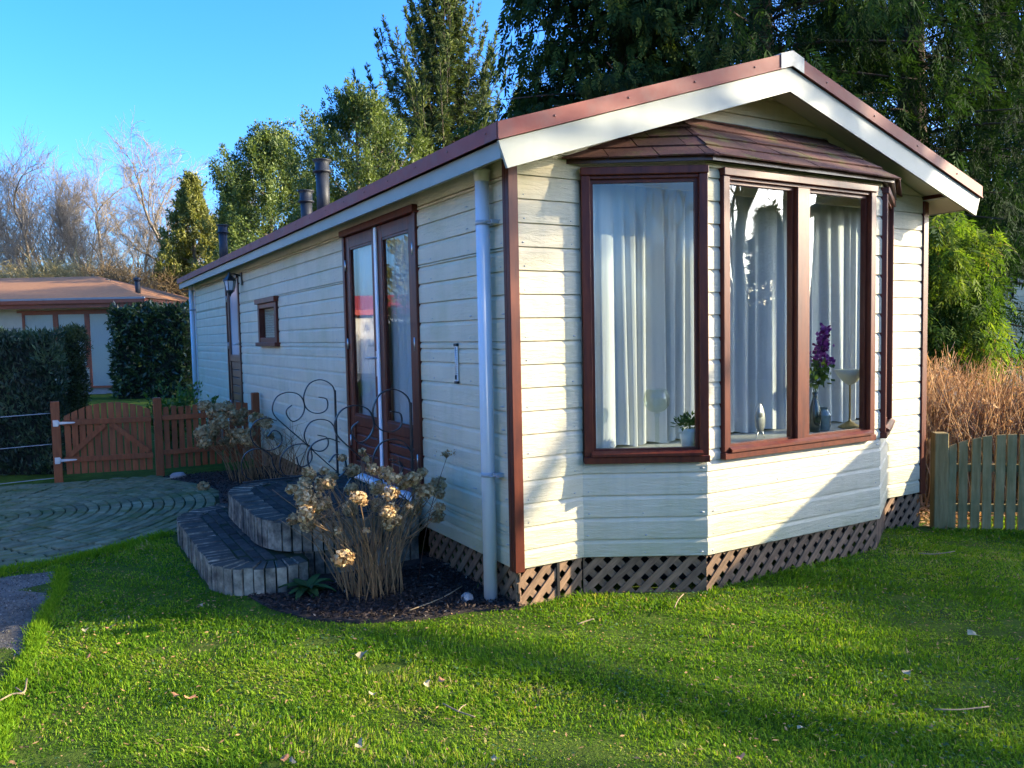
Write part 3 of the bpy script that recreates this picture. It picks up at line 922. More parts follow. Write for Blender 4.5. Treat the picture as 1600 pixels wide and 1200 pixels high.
# double door on the side wall.  local: y along the wall, x inwards
def door_leaf(y0, y1, z0, z1, gz0, hinge_side, mat, panel_grooves=4, glass=None, lab=None):
    lf = MB()
    st = 0.105
    xa, xb = -0.006, 0.04
    lf.cbox(xa, xb, y0, y0 + st, z0, z1, 0.003); lf.cbox(xa, xb, y1 - st, y1, z0, z1, 0.003)
    lf.cbox(xa + 0.001, xb - 0.001, y0 + st, y1 - st, z1 - st, z1, 0.003)
    lf.cbox(xa + 0.001, xb - 0.001, y0 + st, y1 - st, gz0 - 0.09, gz0, 0.003)
    lf.cbox(xa + 0.001, xb - 0.001, y0 + st, y1 - st, z0, z0 + 0.10, 0.003)
    leaf = part('door', lf, mat)
    n = panel_grooves
    ph = (gz0 - 0.09 - z0 - 0.10) / n
    for k in range(n):
        part('door_panel', MB().cbox(0.008, 0.03, y0 + st, y1 - st, z0 + 0.10 + k * ph + 0.004, z0 + 0.10 + (k + 1) * ph - 0.004, 0.006), mat, leaf)
    bead = MB()
    q = 0.018
    bead.box(0.0, 0.012, y0 + st, y0 + st + q, gz0, z1 - st); bead.box(0.0, 0.012, y1 - st - q, y1 - st, gz0, z1 - st)
    bead.box(0.0, 0.012, y0 + st + q, y1 - st - q, gz0, gz0 + q); bead.box(0.0, 0.012, y0 + st + q, y1 - st - q, z1 - st - q, z1 - st)
    part('glazing_bead', bead, mat, leaf)
    part('pane', MB().box(0.014, 0.019, y0 + st + 0.002, y1 - st - 0.002, gz0 + 0.002, z1 - st - 0.002), glass or M['glass_door'], leaf)
    hy = y0 if hinge_side < 0 else y1
    for z in (z0 + 0.28, (z0 + z1) / 2 + 0.1, z1 - 0.26):
        part('hinge', MB().tube([(-0.014, hy + 0.012 * (-hinge_side), z - 0.05), (-0.014, hy + 0.012 * (-hinge_side), z + 0.05)], 0.009, 8), M['steel'], leaf)
    return leaf
fy0, fy1, fz0, fz1 = D1
df = MB()
df.cbox(-0.022, 0.06, fy0, fy0 + 0.055, fz0 + 0.0, fz1 - 0.055, 0.004)
df.cbox(-0.022, 0.06, fy1 - 0.055, fy1, fz0 + 0.0, fz1 - 0.055, 0.004)
df.cbox(-0.045, 0.06, fy0 - 0.012, fy1 + 0.012, fz1 - 0.054, fz1 + 0.004, 0.004)
part('door_frame', df, M['wood'])
part('threshold', MB().cbox(-0.06, 0.06, fy0 - 0.01, fy1 + 0.01, fz0 - 0.045, fz0 - 0.001, 0.004), M['whitepaint'])
ym = 2.235
rd = door_leaf(fy0 + 0.058, ym - 0.013, fz0 + 0.003, fz1 - 0.06, 0.90, -1, M['wood'])
ld = door_leaf(ym + 0.013, fy1 - 0.058, fz0 + 0.003, fz1 - 0.06, 0.90, 1, M['wood'])
part('astragal', MB().cbox(-0.024, -0.0065, ym - 0.024, ym + 0.024, fz0 + 0.006, fz1 - 0.063, 0.004), M['whitepaint'], rd)
hp = MB().cbox(-0.013, -0.0065, ym + 0.045, ym + 0.078, 1.28, 1.50, 0.002)
hp.tube([(-0.013, ym + 0.061, 1.44), (-0.055, ym + 0.061, 1.44), (-0.062, ym + 0.075, 1.44), (-0.062, ym + 0.18, 1.438)], 0.009, 8)
part('handle', hp, M['steel'], ld)

# far door with narrow glass
ey0, ey1, ez0, ez1 = D2
df = MB()
df.cbox(-0.022, 0.06, ey0, ey0 + 0.05, ez0, ez1 - 0.05, 0.004); df.cbox(-0.022, 0.06, ey1 - 0.05, ey1, ez0, ez1 - 0.05, 0.004)
df.cbox(-0.040, 0.06, ey0 - 0.01, ey1 + 0.01, ez1 - 0.049, ez1 + 0.004, 0.004)
part('door_frame', df, M['wood_dark'])
M['frost'] = surf('frosted_glass', (0.45, 0.52, 0.56), (0.55, 0.60, 0.64), 2, 0.12, spec=0.8, coat=0.6)
fd = door_leaf(ey0 + 0.053, ey1 - 0.053, ez0 + 0.003, ez1 - 0.055, 1.38, 1, M['wood_dark'], panel_grooves=7, glass=M['frost'])
hp = MB().cbox(-0.013, -0.0065, ey0 + 0.075, ey0 + 0.105, 1.42, 1.62, 0.002)
hp.tube([(-0.013, ey0 + 0.09, 1.56), (-0.055, ey0 + 0.09, 1.56), (-0.062, ey0 + 0.10, 1.56), (-0.062, ey0 + 0.21, 1.558)], 0.009, 8)
part('handle', hp, M['steel'], fd)

# small side window
sy0, sy1, sz0, sz1 = SW
sw = MB()
sw.cbox(-0.03, 0.06, sy0, sy0 + 0.09, sz0 + 0.05, sz1 - 0.06, 0.004); sw.cbox(-0.03, 0.06, sy1 - 0.09, sy1, sz0 + 0.05, sz1 - 0.06, 0.004)
sw.cbox(-0.024, 0.06, sy0 + 0.09, sy1 - 0.09, sz0 + 0.051, sz0 + 0.11, 0.004); sw.cbox(-0.024, 0.06, sy0 + 0.09, sy1 - 0.09, sz1 - 0.12, sz1 - 0.061, 0.004)
swo = part('side_window', sw, M['wood'])
part('window_head', MB().cbox(-0.06, 0.06, sy0 - 0.03, sy1 + 0.03, sz1 - 0.06, sz1 + 0.005, 0.004), M['wood'], swo)
part('window_sill', MB().cbox(-0.065, 0.06, sy0 - 0.03, sy1 + 0.03, sz0, sz0 + 0.05, 0.004), M['wood'], swo)
part('pane', MB().box(0.012, 0.018, sy0 + 0.09, sy1 - 0.09, sz0 + 0.11, sz1 - 0.12), M['glass_door'], swo)
M['blind'] = surf('tan_blind', (0.40, 0.34, 0.24), (0.46, 0.40, 0.29), 4, 0.7)
bl = MB()
z = sz0 + 0.115
while z < sz1 - 0.14:
    bl.box(0.045, 0.052, sy0 + 0.092, sy1 - 0.092, z, z + 0.028); z += 0.031
part('blind', bl, M['blind'], swo)

# flue pipes
def flue(x, y, top, r, ext):
    zb = rz(x) - 0.05
    f = MB().tube([(x, y, zb), (x, y, top - 0.13)], r * 0.88, 18)
    p = part('flue_pipe', f, M['flue'])
    c = MB().lathe([(r * 0.89, top - 0.16), (r * 1.22, top - 0.15), (r * 1.22, top - 0.135), (r * 0.95, top - 0.125), (r * 0.95, top - 0.045), (r * 0.9, top - 0.04), (r * 1.25, top - 0.02), (r * 1.28, top - 0.008), (r * 0.8, top), (0.0, top + 0.002)], 18, (x, y, 0))
    part('flue_cap', c, M['flue'], p)
    part('flue_collar', MB().lathe([(r * 1.5, zb + 0.03), (r * 1.02, zb + 0.12), (r * 0.9, zb + 0.125)], 18, (x, y, 0)), M['flue'], p)
flue(0.40, 4.97, 3.69, 0.085, 0)
flue(0.40, 5.66, 3.45, 0.08, 0)
flue(0.40, 11.0, 3.71, 0.085, 0)

# downpipes
def downpipe(x, y, z0, z1, r, zs):
    d = MB().tube([(x, y, z0), (x, y, z1)], r, 20)
    p = part('downpipe', d, M['pvc'])
    part('outlet', MB().lathe([(r * 1.0, z1 - 0.01), (r * 1.12, z1), (r * 1.12, z1 + 0.045), (r * 1.3, z1 + 0.05), (r * 1.3, z1 + 0.06), (0, z1 + 0.06)], 20, (x, y, 0)), M['soffit'], p)
    for z in zs:
        c = MB().tube([(x, y, z - 0.014), (x, y, z + 0.014)], r + 0.003, 20)
        c.cbox(x + r * 0.2, 0.028, y - r - 0.055, y - r + 0.003, z - 0.012, z + 0.012, 0.002)
        c.tube([(x + 0.01, y - r - 0.045, z), (x - 0.02, y - r - 0.045, z), (x - 0.035, y - r - 0.045, z)], 0.006, 6)
        part('pipe_clamp', c, M['clamp'], p)
downpipe(-0.064, 0.225, -0.14, 2.585, 0.044, (2.32, 0.73))
downpipe(-0.06, L - 0.02, -0.14, 2.59, 0.039, (2.2, 0.7))

# ------------------------------------------------------------------ things fixed to or seen in the chalet
lan = thing('wall_lantern', (-0.0, 7.53, 2.45), 'black wall lantern hung beside the narrow brown door under the eave', 'lantern')
def lp(name, mb, mat): return mb.build(name, mat, lan)
lx, ly, lz = -0.17, 7.62, 2.42
lp('bracket', MB().cbox(-0.02, -0.001, 7.58, 7.66, 2.40, 2.58, 0.004).tube([(-0.02, ly, 2.53), (-0.10, ly, 2.56), (lx, ly, 2.555)], 0.011, 8), M['iron'])
lp('roof', MB().lathe([(0.0, 2.585), (0.014, 2.58), (0.02, 2.55), (0.055, 2.51), (0.092, 2.465), (0.092, 2.455), (0.0, 2.455)], 6, (lx, ly, 0), smooth=False), M['iron'])
lp('glass', MB().lathe([(0.075, 2.455), (0.052, 2.32), (0.0, 2.32)], 6, (lx, ly, 0), smooth=False), M['frost'])
cg = MB()
for k in range(6):
    a = math.pi * 2 * k / 6
    cg.tube([(lx + 0.078 * math.cos(a), ly + 0.078 * math.sin(a), 2.456), (lx + 0.054 * math.cos(a), ly + 0.054 * math.sin(a), 2.315)], 0.0055, 6)
cg.lathe([(0.06, 2.325), (0.06, 2.31), (0.018, 2.275), (0.006, 2.24), (0.0, 2.23)], 6, (lx, ly, 0), smooth=False)
lp('cage', cg, M['iron'])

th = thing('thermometer', (-0.012, 0.748, 1.42), 'slim metal thermometer screwed to the cream boards beside the downpipe', 'thermometer')
MB().cbox(-0.014, -0.006, 0.730, 0.768, 1.30, 1.55, 0.002).build('backplate', M['whitepaint'], th)
M['black'] = surf('black_plastic', (0.012, 0.012, 0.013), (0.02, 0.02, 0.02), 5, 0.4)
for z0, z1 in ((1.545, 1.565), (1.285, 1.303)):
    MB().cbox(-0.022, -0.001, 0.726, 0.772, z0, z1, 0.003).build('end_bracket', M['black'], th)
MB().tube([(-0.017, 0.749, 1.31), (-0.017, 0.749, 1.54)], 0.004, 8).build('glass_tube', M['steel'], th)
MB().tube([(-0.017, 0.749, 1.315), (-0.017, 0.749, 1.345)], 0.008, 8).build('bulb', M['black'], th)
tk = MB()
for k in range(11):
    tk.box(-0.0165, -0.0142, 0.732, 0.743, 1.355 + k * 0.016, 1.3575 + k * 0.016)
    tk.box(-0.0165, -0.0142, 0.755, 0.766, 1.355 + k * 0.016, 1.3575 + k * 0.016)
tk.build('scale_marks', M['black'], th)

# curtains
def curtain_mat():
    m, nt, out = _nodes('white_sheer_curtain')
    p = nt.nodes.new('ShaderNodeBsdfPrincipled'); p.inputs['Base Color'].default_value = (0.66, 0.67, 0.66, 1); p.inputs['Roughness'].default_value = 0.9
    t = nt.nodes.new('ShaderNodeBsdfTranslucent'); t.inputs['Color'].default_value = (0.64, 0.65, 0.64, 1)
    mx = nt.nodes.new('ShaderNodeMixShader'); mx.inputs[0].default_value = 0.3
    nt.links.new(p.outputs[0], mx.inputs[1]); nt.links.new(t.outputs[0], mx.inputs[2])
    v = _coords(nt, True, (1, 1, 0.05))
    b = nt.nodes.new('ShaderNodeBump'); b.inputs['Strength'].default_value = 0.3; b.inputs['Distance'].default_value = 0.01
    nt.links.new(_noise(nt, v, 40, 3), b.inputs['Height']); nt.links.new(b.outputs[0], p.inputs['Normal'])
    nt.links.new(mx.outputs[0], out.inputs['Surface'])
    return m
M['curtain'] = curtain_mat()
def curtain(p0, p1, z0, z1, nfold, amp, label, seed, sway=0.0, skew=0.0):
    rnd = np.random.default_rng(seed)
    n, m = nfold * 10, 16
    ph = rnd.uniform(0, 6.28, 4)
    s = np.linspace(0, 1, n)[:, None]; h = np.linspace(0, 1, m)[None, :]
    a = np.array(p0, float); b = np.array(p1, float); d = b - a; ln = np.linalg.norm(d); d /= ln; nn = np.array([-d[1], d[0]])
    warp = s + 0.018 * np.sin(s * 17 + ph[0]) + 0.010 * np.sin(s * 41 + ph[1])
    off = amp * (np.sin(warp * nfold * 6.283) + 0.35 * np.sin(warp * nfold * 12.57 + ph[2])) * (0.55 + 0.45 * (1 - h)) + sway * (1 - h) * np.sin(s * 5 + ph[3])
    al = s * ln + skew * (1 - h) * (s - 0.4) + 0.02 * (1 - h) * np.sin(s * 23 + ph[1])
    X = a[0] + d[0] * al + nn[0] * off; Y = a[1] + d[1] * al + nn[1] * off
    Z = z0 + (z1 - z0) * h + 0.012 * np.sin(s * 31) * (1 - h)
    V = np.stack([X, Y, np.broadcast_to(Z, X.shape)], -1).reshape(-1, 3)
    idx = np.arange(n * m).reshape(n, m)
    F = np.stack([idx[:-1, :-1], idx[1:, :-1], idx[1:, 1:], idx[:-1, 1:]], -1).reshape(-1, 4)
    o = link('curtain', np_mesh('curtain', V, F, M['curtain'], smooth=True))
    tag(o, label, 'curtain', 'white curtains behind the glass')
curtain((0.56, 0.05), (1.80, 0.05), 0.845, 2.66, 11, 0.024, 'white sheer curtain gathered behind the shaded side of the bay window', 3, 0.01)
curtain((1.84, 0.07), (3.66, 0.07), 0.845, 2.66, 14, 0.024, 'white sheer curtain behind the sunlit two-pane front of the bay window', 5, 0.015)
curtain((0.085, 3.0), (0.085, 2.30), 0.5, 2.5, 7, 0.014, 'white curtain behind the door leaf that carries the handle', 8)
curtain((0.085, 2.18), (0.085, 1.46), 0.5, 2.5, 7, 0.014, 'white curtain behind the door leaf nearest the downpipe', 9)

# ornaments on the bay sill, z = 0.838
SZ = 0.838
M['clear'] = glass_mat('clear_glass_bowl', 1.6, (0.92, 0.94, 0.90))
gb = thing('goblet', (0.975, -0.2, SZ), 'tall stemmed clear glass goblet standing on the bay sill', 'goblet')
link('stem', MB().lathe([(0.0, 0.0), (0.075, 0.003), (0.07, 0.008), (0.018, 0.02), (0.014, 0.05), (0.014, 0.22), (0.022, 0.245), (0.0, 0.25)], 24).mesh('stem', M['clear']), gb)
link('bowl', MB().lathe([(0.012, 0.245), (0.05, 0.26), (0.083, 0.30), (0.088, 0.34), (0.08, 0.38), (0.062, 0.405), (0.059, 0.405), (0.077, 0.378), (0.085, 0.34), (0.08, 0.302), (0.048, 0.264), (0.0, 0.25)], 28).mesh('bowl', M['clear']), gb)
M['whitepot'] = surf('white_enamel', (0.72, 0.73, 0.75), (0.78, 0.79, 0.8), 5, 0.4)
pt = thing('potted_plant', (1.185, -0.27, SZ), 'small green plant in a white lace-rimmed pot on the bay sill', 'plant')
link('pot', MB().lathe([(0.0, 0.0), (0.042, 0.0), (0.058, 0.10), (0.063, 0.125), (0.063, 0.14), (0.056, 0.14), (0.052, 0.12), (0.0, 0.12)], 24).mesh('pot', M['whitepot']), pt)
lr = MB()
for k in range(24):
    a = 2 * math.pi * k / 24
    lr.tube([(0.0625 * math.cos(a + d) , 0.0625 * math.sin(a + d), zz) for d, zz in ((-0.11, 0.14), (0, 0.108), (0.11, 0.14))], 0.0035, 5)
link('lace_rim', lr.mesh('lace_rim', M['whitepot']), pt)
n = 190
u_ = RNG.normal(size=(n, 3)); u_[:, 2] = np.abs(u_[:, 2]); u_ = unit(u_)
Cc = np.array([0, 0, 0.15]) + u_ * RNG.uniform(0.02, 0.085, (n, 1)) * np.array([1.15, 1.15, 0.9])
link('foliage', leaf_mesh('foliage', Cc, u_ + RNG.normal(size=(n, 3)) * 0.5, u_ + np.array([0, 0, 1]), 0.045, 0.02, M['leaf_plant'], RNG.random(n)), pt)
M['pewter'] = surf('grey_pewter', (0.16, 0.16, 0.155), (0.42, 0.42, 0.40), 14, 0.45, metal=0.5)
od = thing('ornament', (1.935, -0.2, SZ), 'grey pebble-shaped ornament on thin metal legs behind the front pane', 'ornament')
prof = [(0.0, 0.045), (0.03, 0.055), (0.045, 0.09), (0.048, 0.13), (0.043, 0.175), (0.03, 0.215), (0.012, 0.245), (0.0, 0.252)]
mb = MB().lathe(prof, 18); mb.v = [(x, y * 0.45, z) for x, y, z in mb.v]
link('body', mb.mesh('body', M['pewter']), od)
mb = MB().lathe([(0.0, 0.15), (0.018, 0.16), (0.022, 0.185), (0.012, 0.21), (0.0, 0.215)], 12); mb.v = [(x - 0.014, y * 0.25 - 0.019, z) for x, y, z in mb.v]
link('inlay', mb.mesh('inlay', M['steel']), od)
for sx, sy in ((-0.035, 0.0), (0.035, 0.0), (0.0, 0.03)):
    link('leg', MB().tube([(sx * 0.5, sy * 0.4, 0.06), (sx * 1.0, sy, 0.02), (sx * 1.3, sy * 1.2, 0.0)], 0.004, 6).mesh('leg', M['steel']), od)
M['blackglaze'] = surf('black_glaze', (0.010, 0.012, 0.014), (0.018, 0.02, 0.022), 5, 0.12, spec=0.7, coat=0.6)
vs_ = thing('vase', (2.52, -0.2, SZ), 'tall slender black glazed vase behind the right front pane', 'vase')
link('body', MB().lathe([(0.0, 0.0), (0.036, 0.0), (0.045, 0.06), (0.047, 0.12), (0.036, 0.19), (0.02, 0.245), (0.015, 0.27), (0.021, 0.30), (0.017, 0.30), (0.011, 0.27), (0.0, 0.25)], 24).mesh('body', M['blackglaze']), vs_)
M['purple'] = leafy('purple_petals', ((0.0, (0.10, 0.010, 0.10)), (0.6, (0.27, 0.04, 0.25)), (1.0, (0.50, 0.18, 0.46))), 0.6, 0.3, 0.3, (1, 0.8, 1))
fl = thing('flower_spray', (2.52, -0.2, SZ + 0.27), 'purple flower spike with green leaves standing in the black vase', 'flowers')
def local_tube(name, pts, r, mat, parent, sides=6):
    return link(name, MB().tube(pts, r, sides).mesh(name, mat), parent)
M['greenstem'] = surf('green_stem', (0.05, 0.09, 0.03), (0.08, 0.13, 0.04), 8, 0.6)
local_tube('stem', catmull([(0, 0, 0), (0.02, 0, 0.15), (0.06, 0, 0.32), (0.12, 0, 0.50)]), 0.004, M['greenstem'], fl)
local_tube('stem', catmull([(0, 0, 0), (-0.02, 0.01, 0.10), (-0.03, 0.02, 0.19)]), 0.003, M['greenstem'], fl)
local_tube('stem', catmull([(0, 0, 0), (0.05, -0.01, 0.12), (0.13, -0.02, 0.25)]), 0.003, M['greenstem'], fl)
n = 260
t = RNG.uniform(0.0, 1, n)
Cc = np.stack([0.045 + 0.075 * t, 0 * t, 0.26 + 0.25 * t], 1) + RNG.normal(size=(n, 3)) * (0.030 * (1.1 - 0.75 * t))[:, None]
link('blossom', leaf_mesh('blossom', Cc, RNG.normal(size=(n, 3)), RNG.normal(size=(n, 3)), 0.038, 0.030, M['purple'], RNG.random(n)), fl)
n = 24
Cc = np.array([0.13, -0.02, 0.25]) + RNG.normal(size=(n, 3)) * 0.014
link('blossom', leaf_mesh('blossom', Cc, RNG.normal(size=(n, 3)) + [0, 0, 1], RNG.normal(size=(n, 3)), 0.04, 0.03, M['purple'], RNG.random(n)), fl)
n = 150
Cc = np.array([0.03, 0, 0.17]) + RNG.normal(size=(n, 3)) * np.array([0.055, 0.035, 0.05])
link('foliage', leaf_mesh('foliage', Cc, RNG.normal(size=(n, 3)), RNG.normal(size=(n, 3)) + [0, 0, 1], 0.05, 0.035, M['leaf_bright'], RNG.random(n)), fl)
M['greyglass'] = surf('grey_green_glass_jar', (0.10, 0.13, 0.13), (0.2, 0.24, 0.24), 18, 0.15, spec=0.8, coat=0.5)
jr = thing('jar', (2.64, -0.18, SZ), 'squat grey-green ribbed glass jar beside the black vase', 'jar')
prof = [(0.0, 0.0), (0.045, 0.0), (0.05, 0.02)] + [(0.054 + 0.003 * (i % 2), 0.03 + i * 0.012) for i in range(9)] + [(0.04, 0.145), (0.032, 0.155), (0.032, 0.175), (0.038, 0.18), (0.0, 0.18)]
link('body', MB().lathe(prof, 20).mesh('body', M['greyglass']), jr)
M['brass'] = surf('dull_brass', (0.32, 0.22, 0.08), (0.42, 0.30, 0.12), 10, 0.35, metal=0.8)
M['shade'] = surf('cream_lamp_glass', (0.70, 0.66, 0.48), (0.76, 0.72, 0.55), 6, 0.35)
tl = thing('table_lamp', (2.925, -0.2, SZ), 'brass table lamp with a cream bowl shade on the bay sill', 'lamp')
link('base', MB().lathe([(0.0, 0.0), (0.085, 0.0), (0.085, 0.012), (0.07, 0.022), (0.05, 0.03), (0.03, 0.045), (0.010, 0.055), (0.008, 0.07), (0.0, 0.07)], 24).mesh('base', M['brass']), tl)
link('stem', MB().lathe([(0.007, 0.055), (0.007, 0.33), (0.016, 0.345), (0.0, 0.35)], 12).mesh('stem', M['brass']), tl)
link('lamp_shade', MB().lathe([(0.012, 0.335), (0.05, 0.36), (0.09, 0.405), (0.118, 0.455), (0.114, 0.455), (0.086, 0.408), (0.045, 0.365), (0.0, 0.345)], 28).mesh('lamp_shade', M['shade']), tl)

# ------------------------------------------------------------------ brick steps
def arc(cx, cy, r, a0, a1, n):
    return [(cx + r * math.cos(R(a0 + (a1 - a0) * i / n)), cy + r * math.sin(R(a0 + (a1 - a0) * i / n))) for i in range(n + 1)]
def resample(path, step):
    P = [Vector((p[0], p[1])) for p in path]
    d = [0]
    for a, b in zip(P[:-1], P[1:]): d.append(d[-1] + (b - a).length)
    n = max(1, round(d[-1] / step)); out = []
    for k in range(n + 1):
        s = d[-1] * k / n; i = max(j for j in range(len(d)) if d[j] <= s + 1e-9); i = min(i, len(P) - 2)
        t = (s - d[i]) / max(d[i + 1] - d[i], 1e-9)
        out.append(P[i].lerp(P[i + 1], t))
    return out
UP = [(-0.06, 1.36)] + [(-0.65, 1.34)] + arc(-0.70, 1.82, 0.48, 270, 180, 8) + arc(-0.63, 2.83, 0.55, 180, 108, 7) + [(-0.55, 3.40), (-0.06, 3.43)]
LO = [(-0.98, 1.14)] + arc(-1.12, 1.58, 0.45, 285, 180, 9)[1:] + arc(-1.02, 3.02, 0.55, 180, 97, 8) + [(-0.95, 3.56)]
steps = thing('brick_steps', (-0.8, 2.4, -0.1), 'two rounded grey brick steps below the glazed double door', 'steps')
def brick_rim(path, z0, z1, depth, seed):
    rnd = random.Random(seed)
    P = resample(path, 0.0755)
    cuts = []
    for i in range(len(P)):
        t = (P[min(i + 1, len(P) - 1)] - P[max(i - 1, 0)]).normalized()
        nrm = Vector((-t.y, t.x))          # path runs so that its left... choose the side towards the door
        cuts.append((P[i], nrm))
    c = Vector((-0.35, 2.4))
    for i in range(len(P) - 1):
        (p, np_), (q, nq) = cuts[i], cuts[i + 1]
        if np_.dot(c - p) < 0: np_ = -np_
        if nq.dot(c - q) < 0: nq = -nq
        g = 0.0055
        e = (q - p).normalized() * g
        j = rnd.uniform(-0.009, 0.008); zt = z1 + rnd.uniform(-0.007, 0.006)
        off = ((np_ + nq) / 2).normalized() * j
        a = p + e + off; b = q - e + off
        dd = depth + rnd.uniform(-0.004, 0.004)
        cc = q - e + nq * dd; d2 = p + e + np_ * dd
        ch = 0.005
        mid = (a + b + cc + d2) / 4
        top = [v.lerp(mid, ch / 0.06) for v in (a, b, cc, d2)]
        vs = [(v.x, v.y, z0) for v in (a, b, cc, d2)] + [(v.x, v.y, zt - ch) for v in (a, b, cc, d2)] + [(v.x, v.y, zt) for v in top]
        fs = [(0, 1, 5, 4), (1, 2, 6, 5), (2, 3, 7, 6), (3, 0, 4, 7), (4, 5, 9, 8), (5, 6, 10, 9), (6, 7, 11, 10), (7, 4, 8, 11), (8, 9, 10, 11), (3, 2, 1, 0)]
        if (b - a).cross(cc - a) < 0: fs = [tuple(reversed(f)) for f in fs]
        MB().add(vs, fs).build('brick', M['step'], steps)
    return P
brick_rim(UP, 0.095, 0.305, 0.19, 1)
brick_rim(LO, -0.13, 0.090, 0.19, 2)
brick_rim([(-0.06, 1.37), (-0.65, 1.35), (-0.86, 1.40), (-1.0, 1.47)], -0.12, 0.088, 0.16, 5)
# joint beds
MB().prism([(p[0] + 0.02 if p[0] < -0.1 else p[0], p[1]) for p in [(-0.06, 1.40), (-0.75, 1.38), (-1.02, 1.5), (-1.15, 1.8), (-1.15, 2.9), (-1.0, 3.2), (-0.55, 3.36), (-0.06, 3.39)]], -0.12, 0.292).build('joint_bed', M['mortar'], steps)
MB().prism([(-0.95, 1.25), (-1.25, 1.18), (-1.5, 1.45), (-1.53, 1.8), (-1.53, 3.1), (-1.45, 3.4), (-1.15, 3.52), (-0.9, 3.5)], -0.13, 0.078).build('joint_bed', M['mortar'], steps)
def infill(poly, z, w, l, ang, seed, parent, mat, name, lim=None):
    """pavers in running bond inside a polygon"""
    rnd = random.Random(seed)
    xs = [p[0] for p in poly]; ys = [p[1] for p in poly]
    cx, cy = sum(xs) / len(xs), sum(ys) / len(ys)
    ca, sa = math.cos(ang), math.sin(ang)
    rad = max(math.hypot(p[0] - cx, p[1] - cy) for p in poly)
    k = 0; v = -rad
    cache = [MB().cbox(-l / 2 + 0.003, l / 2 - 0.003, -w / 2 + 0.003, w / 2 - 0.003, -0.05, 0.0, 0.006).mesh(name, mat) for _ in range(1)]
    while v < rad:
        u = -rad + (k % 2) * l / 2
        while u < rad:
            x = cx + u * ca - v * sa; y = cy + u * sa + v * ca
            if inside(poly, [x], [y])[0]:
                o = link(name, cache[0], parent)
                o.location = Vector((x, y, z + rnd.uniform(-0.004, 0.004))) - parent.location
                o.rotation_euler = (rnd.gauss(0, 0.012), rnd.gauss(0, 0.012), ang + rnd.gauss(0, 0.015))
            u += l
        v += w; k += 1
infill([(-0.04, 1.54), (-0.74, 1.53), (-0.97, 1.70), (-1.01, 1.95), (-1.01, 2.85), (-0.9, 3.08), (-0.52, 3.22), (-0.04, 3.25)], 0.299, 0.075, 0.20, R(90), 3, steps, M['steptop'], 'paver')
infill([(-1.02, 1.30), (-1.28, 1.30), (-1.40, 1.55), (-1.41, 3.05), (-1.30, 3.32), (-1.0, 3.42), (-0.9, 3.3), (-1.165, 2.9), (-1.165, 1.6), (-1.05, 1.42)], 0.083, 0.075, 0.20, R(90), 4, steps, M['steptop'], 'paver')

# ------------------------------------------------------------------ curved paving of the path
path_o = bpy.data.objects['path']
KC = Vector((-3.15, 5.0))
cands = []
rr = 0.16; kk = 0
rnd = random.Random(5)
while rr < 7.5:
    n = max(5, round(2 * math.pi * (rr + 0.05) / 0.205))
    for i in range(n):
        a = 2 * math.pi * (i + 0.5 * (kk % 2)) / n
        x, y = KC.x + (rr + 0.05) * math.cos(a), KC.y + (rr + 0.05) * math.sin(a)
        cands.append((x, y, a, rr, n))
    rr += 0.102; kk += 1
X = np.array([c[0] for c in cands]); Y = np.array([c[1] for c in cands])
ok = inside(PATH, X, Y) & (X > -8.5) & ~inside([(-0.9, 1.2), (-1.3, 1.12), (-1.58, 1.5), (-1.59, 3.3), (-1.1, 3.62), (-0.5, 3.6)], X, Y) & ~inside(BED2, X, Y)
cands = [c for c, k in zip(cands, ok) if k]
def in_view(x, y):
    d = Vector((x, y, -0.1)) - CAM
    return d.dot(_f) > 1 and abs(d.dot(_r) / d.dot(_f)) < 0.68
cands.sort(key=lambda c: (not in_view(c[0], c[1]), (c[0] - CAM.x) ** 2 + (c[1] - CAM.y) ** 2))
rest = MB()
pav_me = [MB().cbox(-0.0955, 0.0955, -0.0445, 0.0445, -0.05, 0.0, 0.007).mesh('paver', M['paver']) for _ in range(2)]
for i, (x, y, a, r0, n) in enumerate(cands):
    z = -0.078 + rnd.uniform(-0.005, 0.005) + 0.006 * math.sin(x * 2.1) * math.sin(y * 1.7)
    Mx = Matrix.Translation((x, y, z)) @ Matrix.Rotation(a + math.pi / 2, 4, 'Z') @ Matrix.Rotation(rnd.gauss(0, 0.015), 4, 'X') @ Matrix.Rotation(rnd.gauss(0, 0.012), 4, 'Y')
    if i < 298:
        o = link('paver', pav_me[i % 2], path_o)
        o.matrix_local = Mx @ Matrix.Diagonal((min(1.0, (r0 + 0.05) * 2 * math.pi / n / 0.205), 1, 1, 1))
    else:
        rest.box(-0.0955, 0.0955, -0.0445, 0.0445, -0.03, 0.0, Mx)
o = rest.build('far_paving', M['paver'], None); o.parent = path_o; tag(o, kind='stuff')

